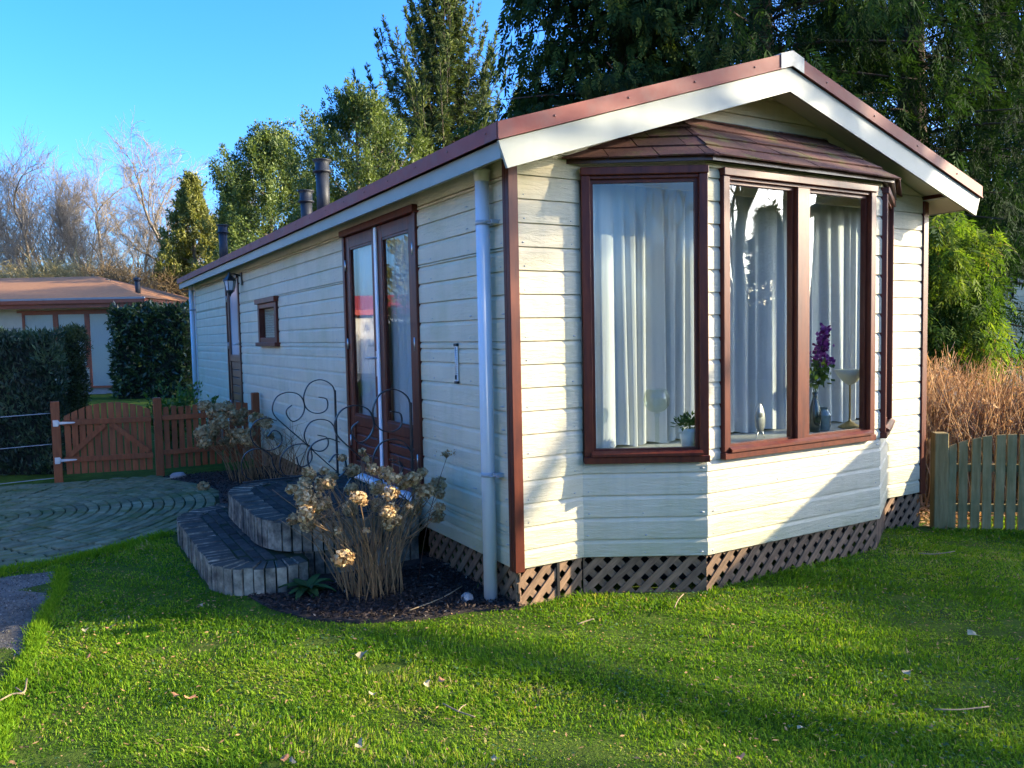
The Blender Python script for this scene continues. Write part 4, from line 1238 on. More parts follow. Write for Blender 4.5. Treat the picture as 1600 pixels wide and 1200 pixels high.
# ------------------------------------------------------------------ wrought-iron railings on the steps
SCR = dict(
    A=[(0.036, 1.037), (0.007, 1.159), (-0.102, 1.223), (-0.213, 1.192), (-0.271, 1.087), (-0.264, 0.98), (-0.201, 0.917), (-0.113, 0.905), (-0.052, 0.945), (-0.053, 1.032), (-0.13, 1.058)],
    B=[(0.023, 0.324), (-0.128, 0.471), (-0.298, 0.649), (-0.463, 0.812), (-0.554, 0.913), (-0.567, 0.999), (-0.516, 1.09), (-0.409, 1.12), (-0.304, 1.078), (-0.269, 0.969), (-0.311, 0.875), (-0.387, 0.844), (-0.438, 0.906), (-0.436, 0.959), (-0.388, 0.998)],
    C=[(-0.535, 0.859), (-0.627, 0.893), (-0.731, 0.863), (-0.775, 0.773), (-0.749, 0.666), (-0.659, 0.599), (-0.566, 0.597), (-0.496, 0.655), (-0.508, 0.741), (-0.569, 0.771), (-0.623, 0.718)],
    D=[(0.026, 0.731), (-0.027, 0.812), (-0.126, 0.845), (-0.226, 0.816), (-0.282, 0.712), (-0.255, 0.613), (-0.192, 0.553), (-0.115, 0.539), (-0.058, 0.585), (-0.064, 0.662), (-0.154, 0.695)],
    E=[(-0.213, 0.566), (-0.234, 0.6), (-0.32, 0.625), (-0.428, 0.602), (-0.505, 0.517), (-0.52, 0.423), (-0.481, 0.345), (-0.40, 0.328)],
    E2=[(-0.224, 0.567), (-0.216, 0.479), (-0.262, 0.418), (-0.338, 0.415), (-0.363, 0.504)],
    F=[(-0.44, 0.328), (-0.523, 0.352), (-0.581, 0.45), (-0.599, 0.537), (-0.679, 0.603), (-0.761, 0.609), (-0.834, 0.569), (-0.867, 0.479), (-0.851, 0.383), (-0.78, 0.328)])
def flat_bar(pts, w=0.020, t=0.008):
    """flat iron bar bent in the x-z plane"""
    P = catmull([(p[0], 0, p[1]) for p in pts], 5)
    vs = []; fs = []
    for i, p in enumerate(P):
        d = (P[min(i + 1, len(P) - 1)] - P[max(i - 1, 0)]).normalized()
        nn = Vector((-d.z, 0, d.x))
        for sy, sn in ((-1, -1), (1, -1), (1, 1), (-1, 1)):
            vs.append(p + nn * sn * t / 2 + Vector((0, sy * w / 2, 0)))
    for i in range(len(P) - 1):
        for k in range(4):
            fs.append((i * 4 + k, i * 4 + (k + 1) % 4, i * 4 + 4 + (k + 1) % 4, i * 4 + 4 + k))
    fs += [(3, 2, 1, 0), tuple(range(len(vs) - 4, len(vs)))]
    return MB().add(vs, fs)
def railing(y, label):
    t = thing('iron_railing', (-0.08, y, 0.305), label, 'railing', 'scrolled iron railings beside the door')
    OFF = Vector((-0.08 - 0.03, 0, -0.305))
    def put(name, mb):
        mb.v = [Vector(v) + OFF + Vector((0.08, 0, 0)) for v in mb.v]
        return link(name, mb.mesh(name, M['iron']), t)
    put('post', MB().cbox(0.022, 0.040, -0.012, 0.012, 0.305, 1.115, 0.003))
    put('bottom_rail', MB().cbox(-0.86, 0.0215, -0.011, 0.011, 0.309, 0.3205, 0.002))
    for k in SCR: put('scroll', flat_bar(SCR[k]))
    return t
rl = railing(3.27, 'black scrolled iron railing on the gate side of the double door')
rr_ = copy_tree(rl); rr_.location = (-0.08, 1.42, 0.305)
tag(rr_, 'black scrolled iron railing on the downpipe side of the double door')

# ------------------------------------------------------------------ picket gate and fence towards the neighbour
P1, P2, P3 = Vector((-2.41, 7.01, 0)), Vector((-1.29, 6.73, 0)), Vector((-0.085, 6.70, 0))
def post_mesh(h, w=0.095):
    return MB().cbox(-w / 2, w / 2, -w / 2, w / 2, 0, h, 0.006).mesh('post', M['gatewood'])
fence = thing('picket_fence', (P2.x, P2.y, -0.12), 'low red-brown picket fence between the gate and the chalet wall', 'fence')
fence.rotation_euler = (0, 0, math.atan2((P3 - P2).y, (P3 - P2).x))
pm = post_mesh(1.03)
for p in (P1, P2, P3):
    o = link('post', pm, fence)
    Mi = (Matrix.Translation(fence.location) @ Matrix.Rotation(fence.rotation_euler[2], 4, 'Z')).inverted()
    o.location = Mi @ Vector((p.x, p.y, -0.12))
LNf = (P3 - P2).length
for z in (0.33, 0.77):
    link('rail', MB().cbox(0.05, LNf - 0.05, -0.036, -0.012, z - 0.032, z + 0.032, 0.003).mesh('rail', M['gatewood']), fence)
def picket(name, w, z0, z1, slope=0.0, mat=None, t=0.018):
    return MB().prism([(-w / 2, z0), (w / 2, z0), (w / 2, z1 + slope * w / 2), (-w / 2, z1 - slope * w / 2)], -t / 2, t / 2, axis='y').mesh(name, mat or M['gatewood'])
pk = [picket('picket', 0.062, 0.12, 0.905), picket('picket', 0.062, 0.12, 0.915), picket('picket', 0.060, 0.125, 0.90)]
x = 0.10; i = 0
while x < LNf - 0.06:
    o = link('picket', pk[i % 3], fence); o.location = (x, 0, 0); o.rotation_euler = (0, random.gauss(0, 0.006), 0); x += 0.0885; i += 1
gate = thing('garden_gate', (P1.x, P1.y, -0.12), 'red-brown arched picket gate with two crossing braces and grey strap hinges', 'gate')
gdir = (P2 - P1); gl = gdir.length
gate.rotation_euler = (0, 0, math.atan2(gdir.y, gdir.x))
ng = 12; x0g, x1g = 0.085, gl - 0.075
for k in range(ng):
    u = (k + 0.5) / ng; x = x0g + (x1g - x0g) * u
    top = 0.86 + 0.135 * (1 - (2 * u - 1.08) ** 2)
    sl = -0.135 * 2 * (2 * u - 1.08) * 2 / (x1g - x0g)
    o = link('picket', picket('picket', 0.066, 0.125, top, sl), gate); o.location = (x, 0, 0)
for z in (0.305, 0.765):
    link('rail', MB().cbox(x0g - 0.005, x1g + 0.005, -0.034, -0.0095, z - 0.033, z + 0.033, 0.003).mesh('rail', M['gatewood']), gate)
def brace(xa, za, xb, zb, w=0.06):
    d = Vector((xb - xa, zb - za)).normalized(); nn = Vector((-d.y, d.x)) * w / 2
    poly = [(xa + nn.x, za + nn.y), (xa - nn.x, za - nn.y), (xb - nn.x, zb - nn.y), (xb + nn.x, zb + nn.y)]
    link('brace', MB().prism(poly, -0.0335, -0.0098, axis='y').mesh('brace', M['gatewood']), gate)
xm = (x0g + x1g) / 2
brace(x0g + 0.06, 0.36, xm - 0.03, 0.725); brace(x1g - 0.04, 0.36, xm + 0.04, 0.725)
for z in (0.765, 0.305):
    h = MB().cbox(-0.02, 0.038, -0.055, -0.049, z - 0.04, z + 0.04, 0.002)
    h.prism([(0.0385, z - 0.017), (0.0385, z + 0.017), (0.21, z + 0.008), (0.225, z), (0.21, z - 0.008)], -0.040, -0.0345, axis='y')
    h.tube([(0.039, -0.047, z - 0.03), (0.039, -0.047, z + 0.03)], 0.008, 8)
    link('hinge', h.mesh('hinge', M['galv']), gate)
wf = thing('wire_fence', (-2.5, 7.0, -0.12), 'three thin fence wires running from the gate post past the tall dark hedge', 'fence')
for z in (0.02, 0.44, 0.82):
    pts = [(-2.46, 7.0, z - 0.05 + 0.0), (-3.6, 7.1, z - 0.075), (-5.2, 7.25, z - 0.05)]
    mb = MB().tube(catmull(pts, 6), 0.0045, 6)
    mb.build('wire', M['clamp'], wf)

# ------------------------------------------------------------------ grey picket fence on the far right
rf = thing('picket_fence', (4.38, -0.04, -0.25), 'weathered grey-green picket fence with an arched top in front of dry brown stalks', 'fence')
rf.rotation_euler = (0, 0, R(-40))
link('post', MB().cbox(-0.058, 0.058, -0.058, 0.058, 0, 0.92, 0.006).mesh('post', M['oldwood']), rf)
for z in (0.24, 0.60):
    link('rail', MB().cbox(0.062, 1.95, 0.014, 0.045, z - 0.035, z + 0.035, 0.003).mesh('rail', M['oldwood']), rf)
for k in range(19):
    x = 0.10 + k * 0.0975
    top = 0.80 + 0.105 * (1 - ((k - 5.2) / 5.4) ** 2) if k < 11 else 0.80 + 0.105 * (1 - ((k - 16) / 5.4) ** 2)
    sl = -0.105 * 2 * (k - 5.2) / 5.4 ** 2 / 0.0975 if k < 11 else 0
    me = picket('picket', 0.073, 0.055 + random.uniform(-0.01, 0.01), top, sl, M['oldwood'], 0.020)
    o = link('picket', me, rf); o.location = (x, 0.001, 0); o.rotation_euler = (0, random.gauss(0, 0.008), 0)

# ------------------------------------------------------------------ foliage builders
def fit(tri_pts): return tri_pts

def clump_crown(name, mat, clumps, radii, per, L, Wd, up=0.3, seed=0, squash=1.0, light=None, shell=0.6, droop=0.0):
    """leaves scattered round clump centres"""
    g = np.random.default_rng(seed)
    clumps = np.asarray(clumps, float); radii = np.asarray(radii, float)
    n = len(clumps) * per
    u = unit(g.normal(size=(n, 3)))
    rad = (shell + (1 - shell) * g.random(n)) * np.repeat(radii, per) * (0.75 + 0.5 * g.random(n))
    u[:, 2] *= squash
    C = np.repeat(clumps, per, 0) + u * rad[:, None]
    D = unit(u + g.normal(size=(n, 3)) * 0.7 + np.array([0, 0, up - droop]))
    N = unit(u * 0.6 + g.normal(size=(n, 3)) * 0.7 + np.array([0, 0, 0.5]))
    base = np.repeat(g.random(len(clumps)), per) * 0.45
    rnd = base + g.random(n) * 0.55
    return leaf_mesh(name, C, D, N, L * (0.7 + 0.6 * g.random(n)), Wd * (0.7 + 0.6 * g.random(n)), mat, rnd, 0.1)

def spray_mesh(name, C, D, N, L, mat, rnd, seed, pairs=6, lw=0.20, ll=0.46, droop=0.25):
    """one feathery spray per point: a rib with leaflets on both sides, bending down"""
    g = np.random.default_rng(seed)
    D = unit(np.asarray(D, float)); S = unit(np.cross(D, np.asarray(N, float))); U = np.cross(S, D)
    L = np.broadcast_to(np.asarray(L, float), (len(C),))
    out = []; rr = []
    for k in range(pairs * 2 + 1):
        t = 0.10 + 0.82 * (k // 2) / pairs if k < pairs * 2 else 0.86
        sg = (1 if k % 2 else -1) if k < pairs * 2 else 0
        prof = ll * (1.0 - 0.55 * t) * (0.8 + 0.4 * g.random(len(C)))
        b = C + D * (L * t)[:, None] - np.array([0, 0, 1.0]) * (droop * L * t * t)[:, None]
        d = unit(D * 0.8 + S * (0.75 * sg) - np.array([0, 0, droop * (0.5 + t)]) + g.normal(size=D.shape) * 0.14)
        s = unit(np.cross(d, U + g.normal(size=D.shape) * 0.25))
        ln = (L * prof)[:, None]; w = ln * lw
        out.append(np.stack([b, b + d * ln * 0.5 + s * w, b + d * ln, b + d * ln * 0.5 - s * w], 1)); rr.append(np.clip(rnd + g.normal(size=len(C)) * 0.10 + 0.12 * (t - 0.4), 0, 1))
    V = np.concatenate(out, 0).reshape(-1, 3)
    return np_mesh(name, V, np.arange(len(V)).reshape(-1, 4), mat, np.repeat(np.concatenate(rr), 4))

def trunk_obj(h, r0, r1, mat, parent, lean=0.0, limbs=(), seed=0):
    g = random.Random(seed)
    mb = MB()
    pts = [(lean * (k / 6) ** 1.3 * h + g.gauss(0, 0.03), g.gauss(0, 0.03), h * k / 6) for k in range(7)]
    pts[0] = (0, 0, -0.15)
    mb.tube(pts, [r0 + (r1 - r0) * k / 6 for k in range(7)], 10)
    for (p, q, r) in limbs:
        p, q = Vector(p), Vector(q)
        m = (p + q) / 2 + Vector((g.gauss(0, 0.1), g.gauss(0, 0.1), -0.08 * (q - p).length))
        mb.tube([p, m, q], [r, r * 0.7, r * 0.25], 6)
    return link('trunk', mb.mesh('trunk', mat), parent)

def broad_evergreen(px, d, top_py, half_w, mat, seed, label, L=0.11, Wd=0.055, n=330, per=95, name='evergreen_tree', taper=0.55, group=None, base_frac=0.12, clr=0.34, upness=0.55):
    loc = ground_at(px, d)
    h = at(px, top_py, d).z + 0.1
    g = np.random.default_rng(seed)
    t = thing(name, loc, label, 'tree', group)
    base = []; out = []; limbs = []; ln = []
    while len(base) < n:
        z = base_frac + (1 - base_frac) * g.random() ** 0.85
        prof = half_w * (1 - max(0.0, (z - 0.40) / 0.60) ** (1.5 + taper) * 0.95) * (0.85 + 0.15 * math.sin(z * 9 + seed))
        a = g.random() * 6.283
        lob = 1 + 0.24 * math.sin(3 * a + seed + z * 5) + 0.16 * math.sin(5 * a - z * 11 + seed)
        rr = prof * lob * (0.30 + 0.70 * g.random() ** 0.45) * 0.86
        p = np.array((rr * math.cos(a), rr * math.sin(a), z * h * 0.90))
        if math.sin(p[0] * 2.1 + seed) * math.sin(p[1] * 2.3) * math.sin(p[2] * 1.9 + 1) > 0.42: continue
        base.append(p); out.append((math.cos(a) * (0.75 - 0.4 * z), math.sin(a) * (0.75 - 0.4 * z), upness + 0.5 * z))
        ln.append((0.45 + 0.75 * g.random() ** 1.5) * clr * 2.4)
        if len(limbs) < 40: limbs.append(((0, 0, max(0.3, p[2] - rr * 0.9)), p, 0.05))
    trunk_obj(h * 0.9, 0.16, 0.03, M['bark'], t, 0, limbs, seed)
    base = np.array(base); out = unit(np.array(out) + g.normal(size=(n, 3)) * 0.28); ln = np.array(ln)
    m = n * per; i = np.repeat(np.arange(n), per)
    f = g.random(m) ** 0.8
    C = base[i] + out[i] * (ln[i] * (f - 0.25))[:, None] + g.normal(size=(m, 3)) * (clr * 0.42 * (1.05 - 0.8 * f))[:, None]
    D = out[i] * 0.7 + g.normal(size=(m, 3)) * 0.6
    N = unit(np.stack([base[i][:, 0], base[i][:, 1], 0 * f + 0.6], 1)) * 0.5 + g.normal(size=(m, 3)) * 0.7
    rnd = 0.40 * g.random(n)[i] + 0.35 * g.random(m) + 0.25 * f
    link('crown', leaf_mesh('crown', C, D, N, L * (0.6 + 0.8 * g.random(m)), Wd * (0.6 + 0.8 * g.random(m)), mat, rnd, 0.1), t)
    return t

def conifer(px, d, top_py, half_w, mat, seed, label, n=9000, L=0.26, Wd=0.07, name='conifer', upward=0.5, base_frac=0.03, power=0.8, cat='tree', group=None, gaps=0.0, lean=0.0, loc=None, h=None):
    """dense conical conifer: sprays on whorled limbs"""
    loc = loc or ground_at(px, d)
    h = h or at(px, top_py, d).z + 0.1
    g = np.random.default_rng(seed)
    t = thing(name, loc, label, cat, group)
    nb = max(40, n // 60)
    z = base_frac + (1 - base_frac) * np.sort(g.random(nb)) ** 1.05
    a = np.arange(nb) * 2.399 + g.normal(size=nb) * 0.3
    prof = half_w * (1 - z) ** power * (0.78 + 0.34 * g.random(nb)) + 0.05
    per = n // nb
    s = g.random((nb, per)) ** 0.7
    R_ = prof[:, None] * (0.25 + 0.75 * s)
    zz = z[:, None] * h + R_ * (0.15 * (upward - 0.3)) + (s ** 2) * prof[:, None] * 0.35 * upward
    aa = a[:, None] + g.normal(size=(nb, per)) * 0.30 / (0.4 + s)
    jit = g.normal(size=(nb, per, 3)) * 0.10
    C = np.stack([R_ * np.cos(aa), R_ * np.sin(aa), zz], -1) + jit
    out = np.stack([np.cos(aa), np.sin(aa), np.full_like(aa, 0.0)], -1)
    D = out * 0.8 + np.array([0, 0, upward]) + g.normal(size=C.shape) * 0.45
    N = out + g.normal(size=C.shape) * 0.8 + np.array([0, 0, 0.4])
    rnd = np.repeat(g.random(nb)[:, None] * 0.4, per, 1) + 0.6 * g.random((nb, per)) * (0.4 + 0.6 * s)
    C, D, N, rnd = (q.reshape(-1, *q.shape[2:]) for q in (C, D, N, rnd))
    k = len(C)
    trunk_obj(h * 0.95, 0.05 + h * 0.014, 0.02, M['barkdark'], t, lean, (), seed)
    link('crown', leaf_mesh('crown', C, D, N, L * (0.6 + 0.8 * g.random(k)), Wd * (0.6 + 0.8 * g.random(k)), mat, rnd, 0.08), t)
    return t

def drooping_cedar(loc, h, half_w, mat, seed, label, n_br=160, per=260, L=0.34, Wd=0.06, z0=0.08, name='cedar_tree', power=0.55, pairs=5, group=None):
    """big conifer: spreading limbs hung with drooping sprays"""
    g = np.random.default_rng(seed)
    t = thing(name, loc, label, 'tree', group)
    limbs = []; Cs = []; Ds = []; Ns = []; rs = []
    for k in range(n_br):
        z = (z0 + (1 - z0) * (k + g.random()) / n_br)
        a = k * 2.399 + g.normal() * 0.4
        ln = half_w * (1 - z) ** power * (0.65 + 0.5 * g.random()) + 0.3
        base = np.array([0, 0, z * h]); o = np.array([math.cos(a), math.sin(a), 0])
        s = np.linspace(0, 1, 7)
        curve = base + o * (s * ln)[:, None] + np.array([0, 0, 1.0]) * ((0.10 * s - 0.38 * s ** 2 + 0.16 * s ** 4) * ln)[:, None]
        if ln > 1.2: limbs.append((curve[:6], 0.012 + 0.008 * ln))
        m = int(per * (0.35 + 0.65 * ln / (half_w + 0.3)))
        u = 0.18 + 0.85 * g.random(m) ** 0.75
        idx = np.clip(u * 6, 0, 5.999); i0 = idx.astype(int); f = (idx - i0)[:, None]
        P = curve[i0] * (1 - f) + curve[i0 + 1] * f
        side = np.cross(o, [0, 0, 1.0])
        sp = g.normal(size=m) * ln * 0.16 * (1.1 - 0.5 * u)
        hang = g.random(m) ** 1.3 * (0.25 + 0.30 * ln / half_w)
        P = P + side * sp[:, None] + np.array([0, 0, -1.0]) * (hang + 0.25 * np.abs(sp))[:, None] + g.normal(size=(m, 3)) * 0.07
        Dv = o * 0.35 + side * (np.sign(sp) * 0.3)[:, None] + np.array([0, 0, -0.85]) + g.normal(size=(m, 3)) * 0.35
        Cs.append(P); Ds.append(Dv); Ns.append(o * 0.5 + g.normal(size=(m, 3)) * 0.7 + np.array([0, 0, 0.3]))
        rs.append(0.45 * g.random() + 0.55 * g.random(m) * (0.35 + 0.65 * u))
    mb = MB()
    mb.tube([(0, 0, -0.2), (0.02, 0, h * 0.3), (0, 0.03, h * 0.65), (0, 0, h * 0.98)], [0.05 + h * 0.022, h * 0.02, h * 0.011, 0.02], 12)
    for c, r in limbs: mb.tube(c, [r * (1 - 0.8 * q) for q in np.linspace(0, 1, 6)], 5)
    link('trunk', mb.mesh('trunk', M['barkdark']), t)
    C = np.concatenate(Cs); k = len(C)
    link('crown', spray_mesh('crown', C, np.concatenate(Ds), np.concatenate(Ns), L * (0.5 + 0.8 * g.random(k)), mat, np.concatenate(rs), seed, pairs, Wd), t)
    return t

def spruce(px, d, top_z, half_w, mat, seed, label):
    g = np.random.default_rng(seed)
    loc = ground_at(px, d)
    h = top_z
    t = thing('spruce_tree', loc, label, 'tree')
    mb = MB(); mb.tube([(0, 0, -0.2), (0, 0, h * 0.5), (0, 0, h)], [0.26, 0.15, 0.02], 10)
    Cs = []; Ds = []; Ns = []; Ls = []; rs = []
    z = 1.2; k = 0
    while z < h - 0.15:
        f = z / h
        nb = 7
        ln0 = half_w * (1 - f) ** 0.85 * 1.15 + 0.12
        for b in range(nb):
            a = b * 6.283 / nb + k * 0.45 + g.normal() * 0.18
            ln = ln0 * (0.7 + 0.5 * g.random())
            s = np.linspace(0, 1, 9)
            o = np.array([math.cos(a), math.sin(a), 0]); sd = np.array([-o[1], o[0], 0])
            # out, sagging, tip turned up
            cz = (-0.20 * s + 0.10 * s ** 2 + 0.95 * s ** 3.2) * ln
            curve = np.array([0, 0, z]) + o * (s ** 0.85 * ln * 0.92)[:, None] + np.array([0, 0, 1.0]) * cz[:, None]
            mb.tube(curve, [0.022 * (1 - 0.85 * q) * (0.6 + ln * 0.35) for q in s], 4)
            m = int(10 + 15 * ln)
            u = 0.15 + 0.85 * np.sort(g.random(m))
            idx = np.clip(u * 8, 0, 7.999); i0 = idx.astype(int); ff = (idx - i0)[:, None]
            P = curve[i0] * (1 - ff) + curve[i0 + 1] * ff
            T = unit(curve[i0 + 1] - curve[i0])
            sgn = np.where(g.random(m) < 0.5, -1, 1)[:, None]
            hang = np.where(u[:, None] < 0.8, -0.75, 0.25)
            D = unit(T * 0.75 + sd * sgn * (0.75 - 0.35 * u[:, None]) + np.array([0, 0, 1.0]) * hang + g.normal(size=(m, 3)) * 0.2)
            tl_ = (0.42 - 0.22 * u) * (0.6 + 0.35 * ln)
            # every twig is a bundle of narrow needle strips
            for q in range(8):
                st = g.random(m)[:, None] * 0.5
                Cs.append(P + D * tl_[:, None] * st); Ds.append(D + g.normal(size=(m, 3)) * 0.42); Ns.append(g.normal(size=(m, 3)))
                Ls.append(tl_ * 0.62); rs.append(g.random(m) * 0.6 + 0.32 * u)
            for q in range(6):
                st = g.random(9)[:, None]
                i = np.minimum((st[:, 0] * 8).astype(int), 7)
                pp = curve[i] * (1 - (st * 8 - i[:, None])) + curve[i + 1] * (st * 8 - i[:, None])
                Cs.append(pp); Ds.append(unit(curve[i + 1] - curve[i]) + g.normal(size=(9, 3)) * 0.5); Ns.append(g.normal(size=(9, 3)))
                Ls.append(np.full(9, 0.13)); rs.append(g.random(9) * 0.6 + 0.3 * st[:, 0])
        z += 0.30 + 0.12 * (1 - f); k += 1
    link('trunk', mb.mesh('trunk', M['barkdark']), t)
    C = np.concatenate(Cs)
    link('crown', leaf_mesh('crown', C, np.concatenate(Ds), np.concatenate(Ns), np.concatenate(Ls), 0.042, mat, np.concatenate(rs), 0.05), t)
    return t

def branch_tree(h, seed, spread=0.35, r0=0.14, levels=5, twigs=3, up=0.55, fork=0.28, wig=0.10, base=0.25, nchild=(3, 4), lenf=(0.55, 0.8), sides=(8, 6, 4, 3, 3, 3), minr=0.006, droop=0.0):
    g = np.random.default_rng(seed)
    by = {}
    def grow(p, d, ln, r, lev):
        K = 6 if lev < 3 else 4
        pts = [p]; dd = d.copy(); q = p.copy()
        for i in range(K - 1):
            dd = unit(dd + g.normal(size=3) * wig * (1 + 0.4 * lev) + np.array([0, 0, up * 0.10 - droop * max(0, lev - 2) * 0.12]))
            q = q + dd * ln / (K - 1); pts.append(q)
        r1 = max(r * (0.55 if lev < levels else 0.4), minr * 0.6)
        by.setdefault((sides[min(lev, len(sides) - 1)], K), []).append((np.array(pts), np.linspace(r, r1, K)))
        if lev >= levels: return
        n = int(g.integers(nchild[0], nchild[1] + 1)) + (twigs if lev == levels - 1 else 0)
        for c in range(n):
            f = (base if lev == 0 else 0.2) + (1 - (base if lev == 0 else 0.2)) * (c + g.random()) / n
            idx = min(f * (K - 1), K - 1.001); i = int(idx); pp = pts[i] * (1 - (idx - i)) + pts[i + 1] * (idx - i)
            t = unit(pts[i + 1] - pts[i])
            rv = unit(np.cross(t, g.normal(size=3)))
            ang = fork * (0.7 + 0.9 * g.random()) * 1.7
            nd = unit(t * math.cos(ang) + rv * math.sin(ang) + np.array([0, 0, 0.15 * up]))
            grow(pp, nd, ln * g.uniform(*lenf) * (1 - 0.35 * f * (lev == 0)), max(r * 0.56 * (1 - 0.35 * f), minr), lev + 1)
        # leader
        if lev < levels - 1:
            grow(pts[-1], unit(pts[-1] - pts[-2] + g.normal(size=3) * 0.1), ln * 0.62, max(r * 0.55, minr), lev + 1)
    grow(np.array([0, 0, -0.15]), unit(np.array([g.normal() * 0.04, g.normal() * 0.04, 1.0])), h * 0.46, r0, 0)
    return by, levels
def tree_meshes(by, split_r, mats):
    """trunk and limbs in one mesh, twigs in the other"""
    out = [([], [], 0), ([], [], 0)]
    big = [[], []]; 
    for (sd, K), lst in by.items():
        P = np.stack([a for a, _ in lst]); Rr = np.stack([b for _, b in lst])
        tw = Rr[:, 0] < split_r
        for w in (0, 1):
            sel = tw if w else ~tw
            if sel.any(): big[w].append(tubes_np(P[sel], Rr[sel], sd))
    res = []
    for w, nm in ((0, 'trunk'), (1, 'twigs')):
        Vs = []; Fs = []; off = 0
        for V_, F_ in big[w]:
            Vs.append(V_); Fs.append(F_ + off); off += len(V_)
        res.append(np_mesh(nm, np.concatenate(Vs), np.concatenate(Fs), mats[w], smooth=True) if Vs else None)
    return res
def bare_tree(proto, loc, label, rot, scale, group=None, name='bare_tree', cat='tree'):
    t = thing(name, loc, label, cat, group, rot)
    t.scale = (scale, scale, scale)
    for nm, me in zip(('trunk', 'crown'), proto):
        if me: link(nm, me, t)
    return t

def hedge(name, corner, u, v, lu, lv, z0, z1, mat, n, L, Wd, label, cat='hedge', seed=0, rough=0.05, up=0.5, core_in=0.10, rdir=None):
    """clipped block of leaves: corner, two ground directions, lengths, heights"""
    g = np.random.default_rng(seed)
    t = thing(name, (corner.x, corner.y, -0.1), label, cat)
    u = Vector((u.x, u.y, 0)).normalized(); v = Vector((v.x, v.y, 0)).normalized()
    areas = np.array([lu * (z1 - z0), lu * (z1 - z0), lv * (z1 - z0), lv * (z1 - z0), lu * lv])
    f = g.choice(5, n, p=areas / areas.sum())
    a, b = g.random(n), g.random(n)
    depth = -np.abs(g.normal(size=n)) * 0.07 + g.normal(size=n) * rough * 0.5
    U = np.where(f < 2, a * lu, np.where(f == 2, -depth, np.where(f == 3, lu + depth, a * lu)))
    Vv = np.where(f == 0, -depth, np.where(f == 1, lv + depth, np.where(f < 4, a * lv, b * lv)))
    Z = np.where(f < 4, z0 + b * (z1 - z0), z1 + depth)
    bump = rough * (np.sin(U * 5 + seed) * np.sin(Z * 4.3) + np.sin(U * 11 + 1) * np.sin(Z * 9.0 + Vv * 7))
    nrm = np.stack([(f == 3) * 1.0 - (f == 2), (f == 1) * 1.0 - (f == 0), (f == 4) * 1.0], 1)
    uu, vv = np.array(u), np.array(v)
    Nw = nrm[:, :1] * uu + nrm[:, 1:2] * vv + nrm[:, 2:] * np.array([0, 0, 1.0])
    C = U[:, None] * uu + Vv[:, None] * vv + np.stack([0 * Z, 0 * Z, Z], 1) + Nw * bump[:, None]
    D = Nw * 0.5 + np.array([0, 0, up]) + g.normal(size=(n, 3)) * 0.55
    rnd = 0.25 + 0.35 * np.sin(U * 7 + Z * 5) * np.sin(Z * 9) + 0.6 * g.random(n)
    link('foliage', leaf_mesh('foliage', C, D, Nw + g.normal(size=(n, 3)) * 0.6, L * (0.6 + 0.8 * g.random(n)), Wd * (0.6 + 0.8 * g.random(n)), mat, rnd, 0.1), t)
    c = core_in
    q = [u * x + v * y for x, y in ((c, c), (lu - c, c), (lu - c, lv - c), (c, lv - c))]
    cb = MB().prism([(p.x, p.y) for p in q], 0.0, z1 - c)
    link('dark_core', cb.mesh('dark_core', M['core']), t)  # solid near-black block fills the hedge and keeps it opaque
    return t

# ------------------------------------------------------------------ hedges and garden plants by the gate
hedge('hedge', at(75, 560, 10.3), Vector((-RH.x, -RH.y, 0)), FH, 4.2, 0.40, 0.0, 1.86, M['leaf_hedge'], 30000, 0.085, 0.022,
      'tall dark clipped conifer hedge behind the fence wires', seed=3, rough=0.05, up=0.9)
hedge('yew_column', at(88, 560, 13.2), RH, FH, 0.34, 0.36, 0.0, 1.98, M['leaf_yew'], 14000, 0.055, 0.016, 'dark upright yew clipped to a column behind the gate', 'shrub', 5, 0.045, 0.5)
hedge('laurel_hedge', at(174, 560, 24.0), RH, FH, 2.25, 1.1, 0.05, 2.72, M['leaf_laurel'], 9000, 0.16, 0.06, 'block of glossy laurel hedge beside the neighbour\'s tall window', 'hedge', 6, 0.09, 0.3)
g = np.random.default_rng(21)
def leafy_bush(name, loc, h, w, mat, n, L, Wd, label, seed, cat='shrub', stems=9):
    g = np.random.default_rng(seed)
    t = thing(name, loc, label, cat)
    mb = MB()
    tips = []
    for k in range(stems):
        a = g.random() * 6.283; rr = w * (0.3 + 0.7 * g.random()); zz = h * (0.5 + 0.5 * g.random())
        tip = np.array([rr * math.cos(a), rr * math.sin(a), zz]); tips.append(tip)
        mb.tube(catmull([(0.06 * math.cos(a), 0.06 * math.sin(a), -0.03), tip * [0.5, 0.5, 0.55], tip], 4), [0.011 - 0.0009 * i for i in range(9)], 5)
    link('stems', mb.mesh('stems', M['greenstem']), t)
    tips = np.array(tips)
    i = g.integers(0, len(tips), n); f = 0.25 + 0.78 * g.random(n) ** 0.7
    C = tips[i] * f[:, None] * np.stack([np.ones(n), np.ones(n), 0.9 + 0.1 * f], 1) + g.normal(size=(n, 3)) * 0.055 * (w + 0.3)
    C[:, 2] = np.maximum(C[:, 2], 0.03)
    D = tips[i] * np.array([1, 1, 0.3]) + g.normal(size=(n, 3)) * 0.5 + [0, 0, 0.25]
    link('foliage', leaf_mesh('foliage', C, D, g.normal(size=(n, 3)) * 0.6 + [0, 0, 1.0], L * (0.6 + 0.8 * g.random(n)), Wd * (0.6 + 0.8 * g.random(n)), mat, g.random(n), 0.1), t)
    return t
b1 = at(268, 640, 12.2); b2 = at(312, 640, 11.0)
leafy_bush('leafy_shrub', (b1.x, b1.y, -0.1), 1.02, 0.42, M['leaf_bright'], 1500, 0.075, 0.035, 'yellow-green leafy shrub growing over the fence by the far downpipe', 31, stems=14)
